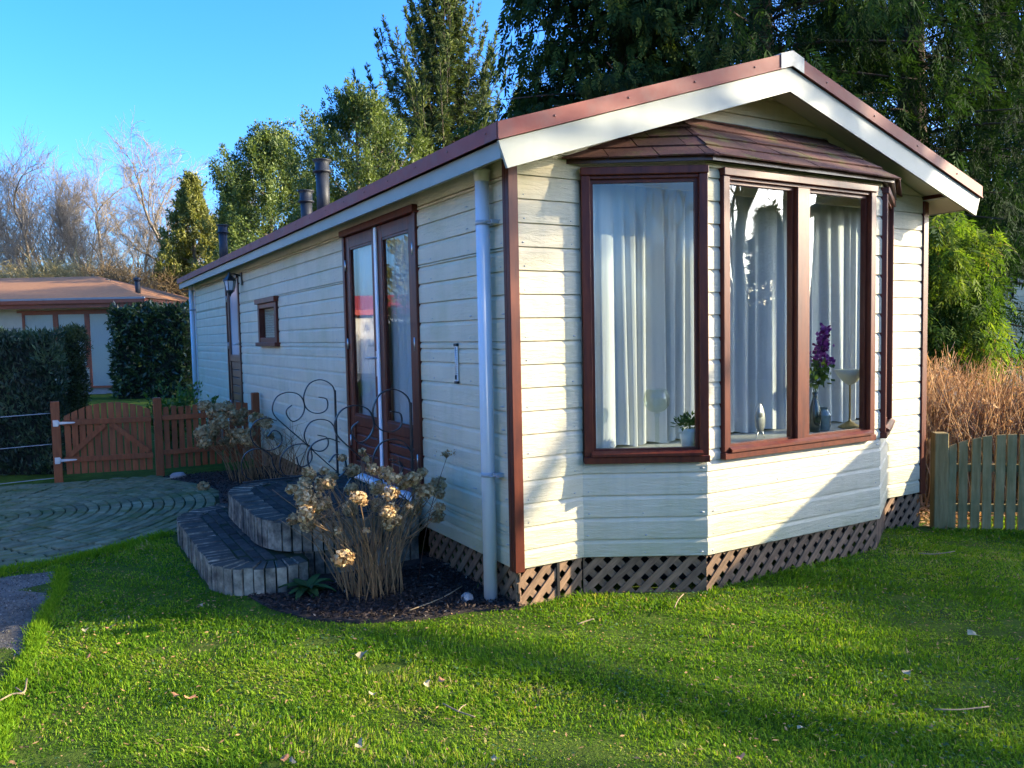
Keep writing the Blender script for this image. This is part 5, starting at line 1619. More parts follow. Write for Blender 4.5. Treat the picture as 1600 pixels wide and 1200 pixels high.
leafy_bush('leafy_shrub', (b2.x + 0.02, b2.y, -0.1), 0.98, 0.20, M['leaf_bright'], 320, 0.07, 0.034, 'thin young leafy shrub against the chalet wall behind the picket fence', 32, stems=6)

# ------------------------------------------------------------------ dried hydrangeas
def head_mesh(seed, rad, n, flat=0.8):
    g = np.random.default_rng(seed)
    u = unit(g.normal(size=(n, 3)))
    C = u * rad * (0.55 + 0.5 * g.random((n, 1))) * np.array([1, 1, flat])
    N = u + g.normal(size=(n, 3)) * 0.45
    D = np.cross(N, g.normal(size=(n, 3)))
    return leaf_mesh('flower_head', C - unit(D) * 0.012, D, N, 0.036 * (0.7 + 0.6 * g.random(n)), 0.033 * (0.7 + 0.5 * g.random(n)), M['petal'], 0.25 * g.random() + 0.75 * g.random(n), 0.25)
HEADS = [head_mesh(40 + k, r, n) for k, (r, n) in enumerate(((0.068, 130), (0.056, 95), (0.045, 60), (0.080, 170), (0.034, 34)))]
def hydrangea(loc, stems, heads, label, seed, lean=(0, 0), spread=0.5, h=0.95, hs=1.0):
    g = random.Random(seed)
    t = thing('hydrangea', loc, label, 'shrub')
    for k in range(stems):
        a = g.random() * 6.283; rr = spread * (0.25 + 0.75 * g.random() ** 0.7)
        zz = h * g.uniform(0.50, 1.0) * (1 - 0.25 * (rr / spread) ** 2)
        b = 0.20 * g.random() ** 0.5
        p0 = (b * math.cos(a + g.gauss(0, .5)), b * math.sin(a), -0.03)
        tip = Vector((rr * math.cos(a) + lean[0] * zz, rr * math.sin(a) + lean[1] * zz, zz))
        m = Vector((p0[0], p0[1], 0)).lerp(tip, 0.45) + Vector((-0.12 * rr * math.cos(a) + g.gauss(0, 0.035), -0.12 * rr * math.sin(a) + g.gauss(0, 0.035), 0.05))
        P = catmull([p0, m, tip], 4)
        r0 = g.uniform(0.0028, 0.0058)
        link('stem', MB().tube(P, [r0 * (1 - 0.55 * i / (len(P) - 1)) for i in range(len(P))], 5).mesh('stem', M['stem']), t)
        if g.random() < 0.45:                       # short side shoot
            q = P[len(P) * 2 // 3]
            link('stem', MB().tube([q, q + Vector((g.gauss(0, 0.06), g.gauss(0, 0.06), 0.10)), q + Vector((g.gauss(0, 0.1), g.gauss(0, 0.1), 0.2))], [r0 * 0.6, r0 * 0.5, r0 * 0.3], 5).mesh('stem', M['stem']), t)
        if k < heads:
            o = link('flower_head', HEADS[g.choice((0, 0, 1, 1, 2, 3, 4))], t)
            o.location = tip; o.rotation_euler = (g.uniform(-.6, .6), g.uniform(-.6, .6), g.random() * 6.28)
            s = hs * g.uniform(0.75, 1.15); o.scale = (s, s, s * g.uniform(0.8, 1.05))
    return t
hydrangea((-0.66, 0.80, -0.09), 96, 62, 'dried hydrangea with pale brown flower heads in the bed before the steps', 4, spread=0.60, h=0.98, lean=(-0.05, 0.12), hs=0.82)
hydrangea((-0.42, 5.65, -0.08), 52, 34, 'dense dried hydrangea with tan flower heads in front of the picket fence', 9, spread=0.50, h=0.98, lean=(-0.30, 0.1), hs=1.35)
hydrangea((-0.30, 4.55, -0.08), 34, 3, 'bare hydrangea stems growing behind the scrolled railing on the gate side', 12, spread=0.42, h=0.95, lean=(0.0, 0.15), hs=0.7)
o = thing('fallen_flower', (-0.99, 5.35, -0.045), 'single tan hydrangea flower head lying on the ground near the steps', 'flower')
link('petals', HEADS[0], o)
# one tall spent stem on the near side
sp = thing('dry_flower_stem', (-0.30, 0.86, -0.09), 'tall dark dry stem with a small umbel leaning towards the cream wall', 'plant')
link('stem', MB().tube(catmull([(0, 0, -0.02), (0.06, -0.03, 0.35), (0.12, -0.07, 0.62), (0.20, -0.10, 0.86)], 4), [0.004 - 0.00018 * i for i in range(13)], 6).mesh('stem', M['wood_dark']), sp)
um = MB()
for k in range(26):
    a = random.random() * 6.283; q = 0.045 * random.random() ** 0.5
    um.tube([(0.20, -0.10, 0.86), (0.20 + q * math.cos(a), -0.10 + q * math.sin(a), 0.89 + random.uniform(-.005, .012))], 0.0016, 4)
link('umbel', um.mesh('umbel', M['stem']), sp)
n = 60
C = np.array([0.20, -0.10, 0.895]) + RNG.normal(size=(n, 3)) * np.array([0.03, 0.03, 0.008])
link('seed_head', leaf_mesh('seed_head', C, RNG.normal(size=(n, 3)), RNG.normal(size=(n, 3)), 0.016, 0.012, M['petal'], RNG.random(n) * 0.4), sp)
# rosette plant at the foot of the step
fx = thing('rosette_plant', (-1.03, 1.02, -0.085), 'green rosette plant with long leaves at the corner of the lower step', 'plant')
g = random.Random(17)
for k in range(24):
    a = k * 2.4; ln = g.uniform(0.11, 0.20); el = g.uniform(0.15, 0.95)
    vs = []; nn = 6
    for i in range(nn):
        t = i / (nn - 1); r = ln * t; z = ln * (math.sin(el) * t - 0.75 * t * t * (0.9 - 0.3 * el)) + 0.03
        w = 0.028 * math.sin(min(1.0, t * 1.02 + 0.06) * math.pi) ** 0.7 + 0.002
        for s, dz in ((-1, 0.006), (0, -0.003), (1, 0.006)):
            vs.append((r * math.cos(a) - s * w * math.sin(a), r * math.sin(a) + s * w * math.cos(a), max(z + dz, 0.004)))
    fs = [(i * 3 + j, i * 3 + j + 1, i * 3 + j + 4, i * 3 + j + 3) for i in range(nn - 1) for j in (0, 1)]
    me = np_mesh('leaf', vs, fs, M['leaf_plant'], [g.random()] * len(vs), True)
    link('leaf', me, fx)
MB_s = MB()
MB_s.lathe([(0.0, 0.035), (0.03, 0.03), (0.05, 0.012), (0.045, -0.01), (0, -0.02)], 9, (0, 0, 0), smooth=False)
MB_s.v = [(x * (1 + 0.2 * math.sin(i)), y * 0.8, z) for i, (x, y, z) in enumerate(MB_s.v)]
M['stone'] = surf('grey_stone', (0.2, 0.2, 0.19), (0.36, 0.35, 0.32), 15, 0.85, bump=0.5)
st_me = MB_s.mesh('stone', M['stone'])
o = link('stone', st_me); o.location = (-1.12, 6.42, -0.07); o.scale = (2, 2, 1.6); tag(o, 'grey stone lying beside the foot of the gate post nearer the chalet', 'stone')
o = link('stone', st_me); o.location = (-0.20, 0.30, -0.085); o.rotation_euler = (0.3, 0.2, 1); o.scale = (1.3, 1.1, 1.4); tag(o, 'pale stone on the dark soil behind the downpipe foot', 'stone')

# ------------------------------------------------------------------ the neighbour's chalet on the left
ND = 26.0
nb = ground_at(228, ND)
nbo = thing('neighbour_chalet', nb, 'low beige chalet with an orange-brown hipped roof and large curtained windows', 'chalet')
nbo.rotation_euler = (0, 0, math.atan2(-RH.y, -RH.x))      # local +x runs to the left in the photo, local +y towards the viewer
M['nbwall'] = surf('beige_boards', (0.42, 0.39, 0.30), (0.48, 0.45, 0.36), 4, 0.7)
M['nbroof'] = surf('orange_brown_roof', (0.26, 0.11, 0.032), (0.33, 0.15, 0.05), 6, 0.85, bump=0.4, bscale=60)
M['nbfascia'] = surf('red_brown_fascia', (0.20, 0.045, 0.02), (0.27, 0.07, 0.03), 6, 0.45)
M['nbplinth'] = surf('grey_plinth', (0.22, 0.23, 0.24), (0.28, 0.29, 0.29), 5, 0.8)
def npx(px): return (228 - px) / 1242.947 * ND
def nz(py): return 1.62 + (531 - py) / 1242.947 * ND + 0.1
def nput(name, mb, mat, parent=None): return link(name, mb.mesh(name, mat), parent or nbo)
ez = nz(462)
wb = -0.55
nput('wall', MB().box(0.45, 9.5, -7.0, wb, 0.36, ez - 0.25), M['nbwall'])
nput('plinth', MB().box(0.5, 9.5, -6.9, wb - 0.03, -0.1, 0.355), M['nbplinth'])
rfm = MB()
rfm.add([(-0.02, 0.02, ez), (10.5, 0.02, ez), (10.5, -7.6, ez), (-0.02, -7.6, ez), (3.4, -3.8, ez + 1.02), (7.2, -3.8, ez + 1.02)], [(0, 1, 5, 4), (1, 2, 5), (2, 3, 4, 5), (3, 0, 4), (3, 2, 1, 0)])
nrf = nput('roof', rfm, M['nbroof'])
fb = MB(); fb.box(0.0, 10.5, -0.02, 0.0, ez - 0.30, ez - 0.055); fb.box(-0.02, 0.0, -7.6, 0.0, ez - 0.30, ez - 0.055)
nput('fascia_board', fb, M['nbfascia'])
gt = MB(); gt.box(-0.06, 10.5, 0.001, 0.10, ez - 0.16, ez - 0.045); gt.box(-0.10, -0.021, -7.6, 0.10, ez - 0.165, ez - 0.04)
nput('gutter', gt, M['nbfascia'])
nput('roof_edge', MB().box(-0.08, 10.5, 0.02, 0.11, ez - 0.044, ez + 0.02), M['nbplinth'])
nput('soffit', MB().box(0.0, 10.4, -0.55, -0.021, ez - 0.28, ez - 0.26), M['nbwall'])
# lower wing to the right
wing = MB(); wing.box(-3.4, 0.2, -5.0, -1.9, -0.1, ez - 0.55)
nput('wing_wall', wing, M['nbwall'])
wr = MB(); wr.box(-3.6, -0.7, -5.2, -1.4, ez - 0.30, ez - 0.10)
wr.add([(-0.1, 0.0, ez - 0.3), (-0.1, 0.0, ez - 0.06), (-1.0, -1.45, ez - 0.12), (-1.0, -1.45, ez - 0.42)], [(0, 1, 2, 3), (3, 2, 1, 0)])
nput('wing_roof', wr, M['nbfascia'])
nput('wing_roof_edge', MB().box(-3.62, -0.9, -5.2, -1.39, ez - 0.099, ez - 0.05), M['nbplinth'])
pz0, pz1 = nz(603), nz(482)
def nwin(xa, xb, za, zb):
    f = MB(); y0, y1 = wb - 0.02, wb + 0.04
    f.box(xa, xa + 0.08, y0, y1, za, zb); f.box(xb - 0.08, xb, y0, y1, za, zb)
    f.box(xa + 0.08, xb - 0.08, y0, y1, za, za + 0.07); f.box(xa + 0.08, xb - 0.08, y0, y1, zb - 0.07, zb)
    w = nput('window', f, M['nbfascia'])
    link('pane', MB().box(xa + 0.08, xb - 0.08, wb + 0.012, wb + 0.018, za + 0.07, zb - 0.07).mesh('pane', M['glass_door']), w)
    n = max(6, int((xb - xa) / 0.03)); V = []; F = []
    for i in range(n + 1):
        x = xa + 0.08 + (xb - xa - 0.16) * i / n; y = wb + 0.003 + 0.006 * (i % 2)
        V += [(x, y, za + 0.07), (x, y, zb - 0.07)]
    F = [(2 * i, 2 * i + 2, 2 * i + 3, 2 * i + 1) for i in range(n)]
    link('curtain_lining', MB().add(V, F).mesh('curtain_lining', M['curtain']), w)
xs_ = [npx(180), npx(126), npx(76), npx(23), npx(-40), npx(-110)]
nwin(xs_[0], xs_[1], pz0, pz1)
nwin(xs_[1] + 0.005, xs_[2], nz(570), pz1)
nwin(xs_[2] + 0.005, xs_[3], nz(570), pz1)
nwin(xs_[4], xs_[5], nz(570), pz1)
nput('board_joint', MB().box(xs_[3] + 0.05, xs_[4] - 0.05, wb, wb + 0.012, pz1 - 0.5, pz1 - 0.485), M['nbplinth'])
nput('lintel', MB().box(xs_[0] - 0.05, xs_[3] + 0.15, wb + 0.041, wb + 0.06, pz1, pz1 + 0.07), M['nbfascia'])
nput('post', MB().box(0.45, 0.62, wb, wb + 0.1, 0.3, ez - 0.28), M['nbfascia'])
def nflue(px, py_t, y):
    x = npx(px); zt = nz(py_t)
    f = nput('flue_pipe', MB().tube([(x, y, ez), (x, y, zt)], 0.085, 12), M['flue'])
    link('flue_cap', MB().lathe([(0.09, zt - 0.12), (0.12, zt - 0.1), (0.12, zt - 0.02), (0.09, zt), (0, zt)], 12, (x, y, 0)).mesh('flue_cap', M['flue']), f)
nflue(194, 427, -1.2); nflue(92, 420, -3.4)

# ------------------------------------------------------------------ trees behind
spt = spruce(705, 43, 14.6, 4.3, M['leaf_spruce'], 3, 'tall spruce with upturned branch tips rising above the middle of the roof')
spt.scale = (1.5, 1.5, 1.5)
broad_evergreen(570, 21.6, 118, 3.35, M['leaf_holly'], 6, 'broad olive-green evergreen tree behind the two taller flue pipes', n=800, per=115, L=0.085, Wd=0.036, clr=0.34)
broad_evergreen(432, 31.5, 188, 3.7, M['leaf_holly'], 12, 'dark rounded evergreen tree between the flue pipes and the pale conifer', n=680, per=110, L=0.12, Wd=0.05, clr=0.48)
broad_evergreen(312, 36, 258, 2.1, M['leaf_cypress'], 8, 'yellow-green cypress above the lantern end of the chalet roof', n=520, per=80, L=0.16, Wd=0.06, clr=0.36, upness=1.1, taper=-0.35, name='cypress_tree')
conifer(375, 38, 300, 2.6, M['leaf_cedar2'], 19, 'dark conifer half hidden behind the rounded evergreen', n=7000, L=0.3, Wd=0.1, upward=0.3, name='fir_tree')
broad_evergreen(184, 37, 426, 0.75, M['leaf_bright'], 41, 'bright green shrub above the neighbour\'s roof corner', n=110, per=45, L=0.17, Wd=0.09, clr=0.3, name='evergreen_shrub')
broad_evergreen(243, 37, 448, 1.5, M['leaf_bright'], 42, 'wide bright green shrub above the neighbour\'s wing roof', n=190, per=45, L=0.17, Wd=0.09, clr=0.3, name='evergreen_shrub')
barkm = (M['bark'], M['birchtwig'])
PROTO = []
for sd, kw in ((101, dict(fork=0.22, up=0.9)), (102, dict(fork=0.26, up=0.7)), (103, dict(fork=0.20, up=0.8, droop=0.5))):
    by, lv = branch_tree(10.0, sd, levels=5, twigs=4, r0=0.15, **kw)
    PROTO.append(tree_meshes(by, 0.022, barkm))
BT = 'bare winter trees behind the neighbour\'s chalet'
for px, d, top, pi, rot, lab in ((38, 47, 246, 0, 0.3, 'tall bare tree at the left end of the tree line'), (-25, 44, 300, 1, 2.2, 'bare tree cut by the left edge of the photo'),
                                 (70, 50, 262, 2, 4.0, 'slender bare birch just right of the tallest bare tree on the left'), (128, 44, 272, 1, 5.1, 'dark bare tree above the neighbour\'s roof ridge'),
                                 (165, 46, 268, 0, 1.2, 'bare tree between the dark one and the thin birch'), (208, 50, 282, 2, 3.3, 'thin bare birch left of the cypress'),
                                 (283, 52, 238, 2, 0.9, 'pale bare birch rising behind the yellow-green cypress'), (335, 56, 262, 1, 2.9, 'faint bare tree between the cypress and the rounded evergreen'),
                                 (98, 54, 300, 1, 0.7, 'thin bare tree deep in the tree line above the beige chalet'), (245, 58, 310, 0, 2.4, 'low bare tree behind the brown twiggy shrub')):
    loc = ground_at(px, d); h = at(px, top, d).z + 0.1
    bare_tree(PROTO[pi], loc, lab, rot, h / 9.6, BT)
SH = []
for sd, mt in ((111, (M['bark'], M['shrubtwig'])), (112, (M['bark'], M['browntwig']))):
    by, lv = branch_tree(4.6, sd, levels=5, twigs=2, r0=0.07, base=0.06, nchild=(4, 5), fork=0.42, up=0.35, lenf=(0.6, 0.95), minr=0.008)
    SH.append(tree_meshes(by, 0.02, mt))
SG = 'twiggy shrubs behind the neighbour\'s chalet'
for px, d, top, pi, rot, lab in ((10, 38, 372, 0, 0.2, 'yellowish twiggy shrub at the left edge behind the neighbour\'s roof'), (62, 40, 362, 0, 1.9, 'yellowish twiggy shrub behind the neighbour\'s roof ridge'),
                                 (108, 37, 375, 0, 3.1, 'yellowish twiggy shrub behind the neighbour\'s short flue'), (150, 39, 370, 0, 4.4, 'yellowish twiggy shrub under the dark bare tree'),
                                 (222, 34, 362, 1, 0.6, 'red-brown twiggy shrub left of the cypress'), (258, 36, 385, 1, 2.6, 'red-brown twiggy shrub tucked behind the cypress'),
                                 (-35, 38, 380, 0, 5.2, 'yellowish twiggy shrub reaching in from beyond the left edge')):
    loc = ground_at(px, d); h = at(px, top, d).z + 0.1
    t = bare_tree(SH[pi], loc, lab, rot, h / 5.0, SG, 'twiggy_shrub', 'shrub')
    t.scale = (h / 5.0 * 1.2, h / 5.0 * 1.2, h / 5.0 * 0.86)

# right-hand conifers
def gl(px, d): return ground_at(px, d)
drooping_cedar(gl(975, 14.0), 10.5, 3.0, M['leaf_cedar2'], 51, 'dark open-branched conifer above the left slope of the gable', n_br=110, per=130, L=0.30, Wd=0.2, z0=0.30, power=0.42)
drooping_cedar(gl(1190, 14), 13.5, 3.3, M['leaf_cedar'], 52, 'very dark drooping cedar behind the gable peak', n_br=150, per=100, L=0.38, Wd=0.10, pairs=6, power=0.4)
drooping_cedar(gl(1420, 15.5), 14.5, 3.2, M['leaf_cedar'], 53, 'very dark drooping cedar above the right slope of the gable', n_br=150, per=100, L=0.38, Wd=0.10, pairs=6, z0=0.12, power=0.4)
drooping_cedar(gl(1725, 18.0), 15, 3.4, M['leaf_cedar'], 54, 'very dark drooping cedar at the right edge of the photo', n_br=150, per=100, L=0.38, Wd=0.10, pairs=6, z0=0.16, power=0.4)
drooping_cedar(gl(1464, 11.6), 3.5, 0.78, M['leaf_thuja'], 55, 'sunlit yellow-green thuja beyond the right corner of the chalet', n_br=36, per=150, L=0.26, Wd=0.13, z0=0.12, power=0.35, name='thuja_tree')
drooping_cedar(gl(1300, 26.5), 15, 3.2, M['leaf_cedar'], 71, 'dark cedar filling the gap behind the two front cedars', n_br=110, per=80, L=0.6, Wd=0.10, pairs=4, z0=0.15, power=0.4)
drooping_cedar(gl(1530, 26.5), 15, 3.2, M['leaf_cedar'], 72, 'dark cedar far behind the thuja and the caravan roof', n_br=110, per=80, L=0.6, Wd=0.10, pairs=4, z0=0.15, power=0.4)
conifer(1585, 30, 300, 2.4, M['leaf_cedar2'], 57, 'tall conifer far behind the caravan', n=8000, L=0.35, Wd=0.11, upward=0.1, name='fir_tree')
conifer(1500, 33, 280, 2.6, M['leaf_cedar2'], 58, 'tall conifer far behind the yellow-green thuja', n=8000, L=0.35, Wd=0.11, upward=0.1, name='fir_tree')

# pale ribbed caravan at the right edge
cvp = ground_at(1538, 15.0)
cv = thing('caravan', cvp, 'pale green-white ribbed caravan with a round porthole vent behind the dry stalks', 'caravan')
cv.rotation_euler = (0, 0, math.atan2(RH.y, RH.x))
M['cvwall'] = surf('pale_green_aluminium', (0.46, 0.52, 0.46), (0.52, 0.58, 0.52), 3, 0.45)
body = MB(); z = 0.35
while z < 2.42:
    zt = min(z + 0.135, 2.46)
    body.prism([(0.0, z), (-0.012, z + 0.006), (-0.012, zt - 0.012), (0.0, zt - 0.001), (2.2, zt - 0.001), (2.2, z)], 0, 6.0, axis='x'); z += 0.135
link('body', body.mesh('body', M['cvwall']), cv)
link('roof', MB().prism([(-0.05, 2.47), (-0.05, 2.53), (1.1, 2.68), (2.25, 2.53), (2.25, 2.47)], -0.05, 6.05, axis='x').mesh('roof', M['clamp']), cv)
link('plinth', MB().box(0.05, 5.9, 0.05, 2.1, -0.1, 0.345).mesh('plinth', M['dark']), cv)
vx = (1571 - 1538) / 1242.947 * 15.0; vz = at(1571, 461, 15.0).z + 0.1
vt = MB(); 
P = [(vx + 0.105 * math.cos(a), -0.03, vz + 0.105 * math.sin(a)) for a in np.linspace(0, 2 * math.pi, 25)]
vt.tube(P, 0.022, 8)
link('vent_ring', vt.mesh('vent_ring', M['black']), cv)
vg = MB().box(vx - 0.006, vx + 0.006, -0.034, -0.022, vz - 0.09, vz + 0.09).box(vx - 0.09, vx + 0.09, -0.0335, -0.0225, vz - 0.006, vz + 0.006)
link('vent_cross', vg.mesh('vent_cross', M['black']), cv)
link('vent_glass', MB().tube([(vx, -0.02, vz), (vx, -0.013, vz)], 0.10, 24).mesh('vent_glass', M['pvc']), cv)

# thicket of dry brown stalks behind the right fence: nobody could count it
g = np.random.default_rng(77)
n = 8200
u = g.random(n) * 5.4; v = g.random(n) ** 0.8 * 2.2
base = np.array([4.75, 0.75, -0.2]) + u[:, None] * np.array([RH.x, RH.y, 0]) + v[:, None] * np.array([FH.x, FH.y, 0])
hh = (1.30 + 0.18 * np.sin(u * 2.1) + 0.10 * np.sin(u * 5)) * (0.55 + 0.5 * g.random(n))
d0 = g.normal(size=(n, 3)) * 0.16; d0[:, 2] = 1
d1 = d0 + g.normal(size=(n, 3)) * np.array([0.35, 0.35, 0.1])
P = np.stack([base, base + d0 * hh[:, None] * 0.5, base + d0 * hh[:, None] * 0.5 + d1 * hh[:, None] * 0.5], 1)
Rr = np.stack([np.full(n, 0.0065), np.full(n, 0.005), np.full(n, 0.0025)], 1) * (0.7 + 0.6 * g.random(n))[:, None]
Vt, Ft = tubes_np(P, Rr, 3)
o = link('dry_stalks', np_mesh('dry_stalks', Vt, Ft, M['reed'], np.repeat(g.random(n), 9)))
tag(o, kind='stuff')
n = 7000
i = g.integers(0, len(P), n); f = g.random((n, 1))
C = P[i, 1] * (1 - f) + P[i, 2] * f
o = link('dry_leaves', leaf_mesh('dry_leaves', C, g.normal(size=(n, 3)) + [0, 0, -0.4], g.normal(size=(n, 3)), 0.10 * (0.5 + g.random(n)), 0.022, M['reed'], g.random(n), 0.2))
tag(o, kind='stuff')
n = 5000
C = np.stack([4.2 + 3.0 * g.random(n), -0.12 + 1.6 * g.random(n), np.full(n, -0.205)], 1); C[:, 2] += 0.012 * g.random(n)
o = link('leaf_litter', leaf_mesh('leaf_litter', C, g.normal(size=(n, 3)) * [1, 1, 0.15], g.normal(size=(n, 3)) * 0.4 + [0, 0, 1], 0.06, 0.028, M['reed'], g.random(n) * 0.8, 0.1)); tag(o, kind='stuff')

# ------------------------------------------------------------------ what stands beside and behind the photographer: reflected surroundings, plus things added to shade or light the scene
SH_ = Vector((math.cos(SUN_PHI), -math.sin(SUN_PHI), 0)); EH = Vector((math.sin(SUN_PHI), math.cos(SUN_PHI), 0))
def sunside(D, s): return SH_ * D + EH * s + Vector((0, 0, -0.12))
ang_e = math.atan2(EH.y, EH.x)
hc = sunside(20.0, -2.1)
hedge('shade_hedge', hc, EH, SH_, 2.6, 1.6, 0.0, 5.78, M['leaf_yew'], 16000, 0.20, 0.07, 'tall unseen hedge block added towards the sun to shade the right half of the lawn', 'hedge', seed=13, rough=0.08)  # made-up block, placed and sized to shade the right of the lawn
hc = sunside(24.0, -14)
hedge('hedge', hc, EH, SH_, 11.5, 1.2, 0.0, 2.4, M['leaf_yew'], 12000, 0.20, 0.07, 'long low hedge towards the sun, mirrored in the lower front panes', 'hedge', seed=14, rough=0.08)
shd = thing('shade_shed', sunside(7.0, 1.1), 'unseen gable-roofed shed added to the right of the lawn and shaped to cast a shadow', 'shed', rz=ang_e)  # made-up shed, its gable shaped for the slanting shadow edge
link('wall', MB().prism([(-0.72, 0), (0.62, 0), (0.62, 1.92), (0.06, 2.22), (-0.72, 1.88)], -1.4, 0.0, axis='y').mesh('wall', M['oldwood']), shd)
link('roof', MB().prism([(-0.82, 1.84), (0.06, 2.24), (0.70, 1.90), (0.70, 1.95), (0.06, 2.29), (-0.82, 1.89)], -1.5, 0.08, axis='y').mesh('roof', M['nbroof']), shd)
# big bare tree towards the sun: its leaning bough throws the band of shade across the lawn
by, lv = branch_tree(9.5, 131, levels=5, twigs=0, r0=0.20, fork=0.34, up=0.5, nchild=(2, 3))
BIG = tree_meshes(by, 0.022, barkm)
bt = bare_tree(BIG, sunside(13.0, -2.6), 'big bare tree with a leaning bough on the sunny side of the lawn', 0.6, 1.0)
def sunpt(D, s, t): return SH_ * D + EH * s + Vector((0, 0, (t + D * math.sin(SUN_EL)) / math.cos(SUN_EL)))
bo = [sunpt(13, -2.55, -0.9), sunpt(13, -1.5, -0.42), sunpt(13, -0.9, -0.12), sunpt(13, -0.3, 0.2), sunpt(13, 0.0, 0.45), sunpt(13, 0.25, 0.9)]
mb = MB().tube(catmull([p - bt.location for p in bo], 4), [0.13 - 0.004 * i for i in range(21)], 8)
mb.v = [Matrix.Rotation(-0.6, 3, 'Z') @ Vector(v) for v in mb.v]
link('bough', mb.mesh('bough', M['bark']), bt)
by, lv = branch_tree(15.5, 141, levels=5, twigs=3, r0=0.19, base=0.97, nchild=(3, 4), fork=0.34, up=0.5, lenf=(0.40, 0.66), minr=0.013)
DENSE = tree_meshes(by, 0.022, barkm)
DT = 'dense bare trees on the sunny side'
bare_tree(DENSE, sunside(15, 2.05), 'dense bare tree on the sunny side straight behind the added shed', 1.1, 0.95, DT)
bare_tree(DENSE, sunside(14.5, 3.0), 'dense bare tree on the sunny side nearest the grey picket fence', 4.5, 1.0, DT)
conifer(0, 0, 0, 1.1, M['leaf_cedar2'], 61, 'slim dark fir towards the sun behind the long low hedge', n=6000, L=0.3, Wd=0.1, upward=0.1, name='fir_tree', loc=sunside(26, -5.0), h=6.0)
conifer(0, 0, 0, 2.0, M['leaf_cedar2'], 62, 'wide dark fir at the far end of the long low hedge', n=6000, L=0.3, Wd=0.1, upward=0.1, name='fir_tree', loc=sunside(28, -10.5), h=6.5)
bare_tree(DENSE, sunside(17.0, -2.7), 'dense bare tree on the sunny side left of the added shed', 3.1, 1.10, DT)
bare_tree(DENSE, sunside(18.5, 1.95), 'dense bare tree on the sunny side, taller and farther than the one behind the added shed', 2.2, 1.12, DT)
bare_tree(DENSE, sunside(20.5, -2.5), 'dense bare tree on the sunny side beside the added tall hedge', 5.3, 1.25, DT)
BH = 'bare trees behind the photographer'
for x, y, pi, rot, sc, lab in ((-1.5, -17, 1, 0.4, 0.62, 'bare tree behind the photographer reflected in the left bay pane'), (-6.0, -19, 0, 1.4, 0.60, 'bare tree well behind the photographer to the west'),
                               (2.5, -18, 2, 2.0, 0.66, 'bare birch behind the photographer to the south')):
    bare_tree(PROTO[pi], (x, y, -0.1), lab, rot, sc, BH)
for k, (x, y) in enumerate(((-3.6, -14.5), (0.2, -15.2), (4.0, -15.0))):
    t = bare_tree(SH[0], (x, y, -0.1), ('yellowish twiggy shrub behind the photographer, west one', 'yellowish twiggy shrub behind the photographer, middle one', 'yellowish twiggy shrub behind the photographer, east one')[k], k * 1.3, 0.8, 'twiggy shrubs behind the photographer', 'twiggy_shrub', 'shrub')
hedge('hedge', Vector((8.0, -12.6, 0)), Vector((-1, 0, 0)), Vector((0, -1, 0)), 17, 1.0, 0, 1.9, M['leaf_yew'], 9000, 0.16, 0.06, 'long clipped hedge behind the photographer', seed=9, rough=0.06)
# white red-roofed cabins, left: one mirrored in the door, one added for bounce
M['brightred'] = surf('bright_red_roof', (0.45, 0.05, 0.04), (0.5, 0.07, 0.05), 6, 0.6)
M['cabinwhite'] = surf('white_boarding', (0.72, 0.70, 0.64), (0.78, 0.76, 0.70), 3, 0.6)
def cabin(loc, rz_, ln, lab):
    c3 = thing('white_cabin', loc, lab, 'cabin', rz=rz_)
    w = MB(); z = 0.3
    while z < 2.55:
        w.prism([(0.0, z), (-0.014, z + 0.004), (-0.002, z + 0.175), (0.0, z + 0.178), (4.0, z + 0.178), (4.0, z)], -ln / 2, ln / 2, axis='x'); z += 0.18
    link('wall', w.mesh('wall', M['cabinwhite']), c3)
    link('plinth', MB().box(-ln / 2 + 0.05, ln / 2 - 0.05, 0.03, 3.9, -0.1, 0.298).mesh('plinth', M['nbplinth']), c3)
    link('roof', MB().prism([(-0.35, 2.58), (2.0, 3.3), (4.35, 2.58), (4.35, 2.70), (2.0, 3.45), (-0.35, 2.78)], -ln / 2 - 0.3, ln / 2 + 0.3, axis='x').mesh('roof', M['brightred']), c3)
    for k in range(3):
        x = -ln / 2 + ln * (k + 0.5) / 3
        wn_ = link('window', MB().box(x - 0.5, x + 0.5, -0.05, -0.016, 1.0, 1.95).mesh('window', M['nbfascia']), c3)
        link('pane', MB().box(x - 0.42, x + 0.42, -0.055, -0.051, 1.08, 1.87).mesh('pane', M['frost']), wn_)
    return c3
cabin((-9.0, 25.0, -0.1), R(40), 6.0, 'white cabin with a bright red roof mirrored in the double door')
cabin((-8.2, 4.0, -0.1), R(90), 12.0, 'long white cabin with a red roof, added unseen to bounce sun onto the side wall')  # added unseen cabin, its sunlit wall throws light on the side wall
conifer(0, 0, 0, 2.2, M['leaf_cypress'], 63, 'yellow-green cypress beyond the red-roofed cabin', n=7000, L=0.3, Wd=0.1, upward=0.7, power=0.5, name='cypress_tree', loc=Vector((-10.5, 24.0, -0.1)), h=8.5)
conifer(0, 0, 0, 2.2, M['leaf_cypress'], 64, 'yellow-green cypress to the west of the red-roofed cabin', n=7000, L=0.3, Wd=0.1, upward=0.7, power=0.5, name='cypress_tree', loc=Vector((-14.5, 23.0, -0.1)), h=7.5)

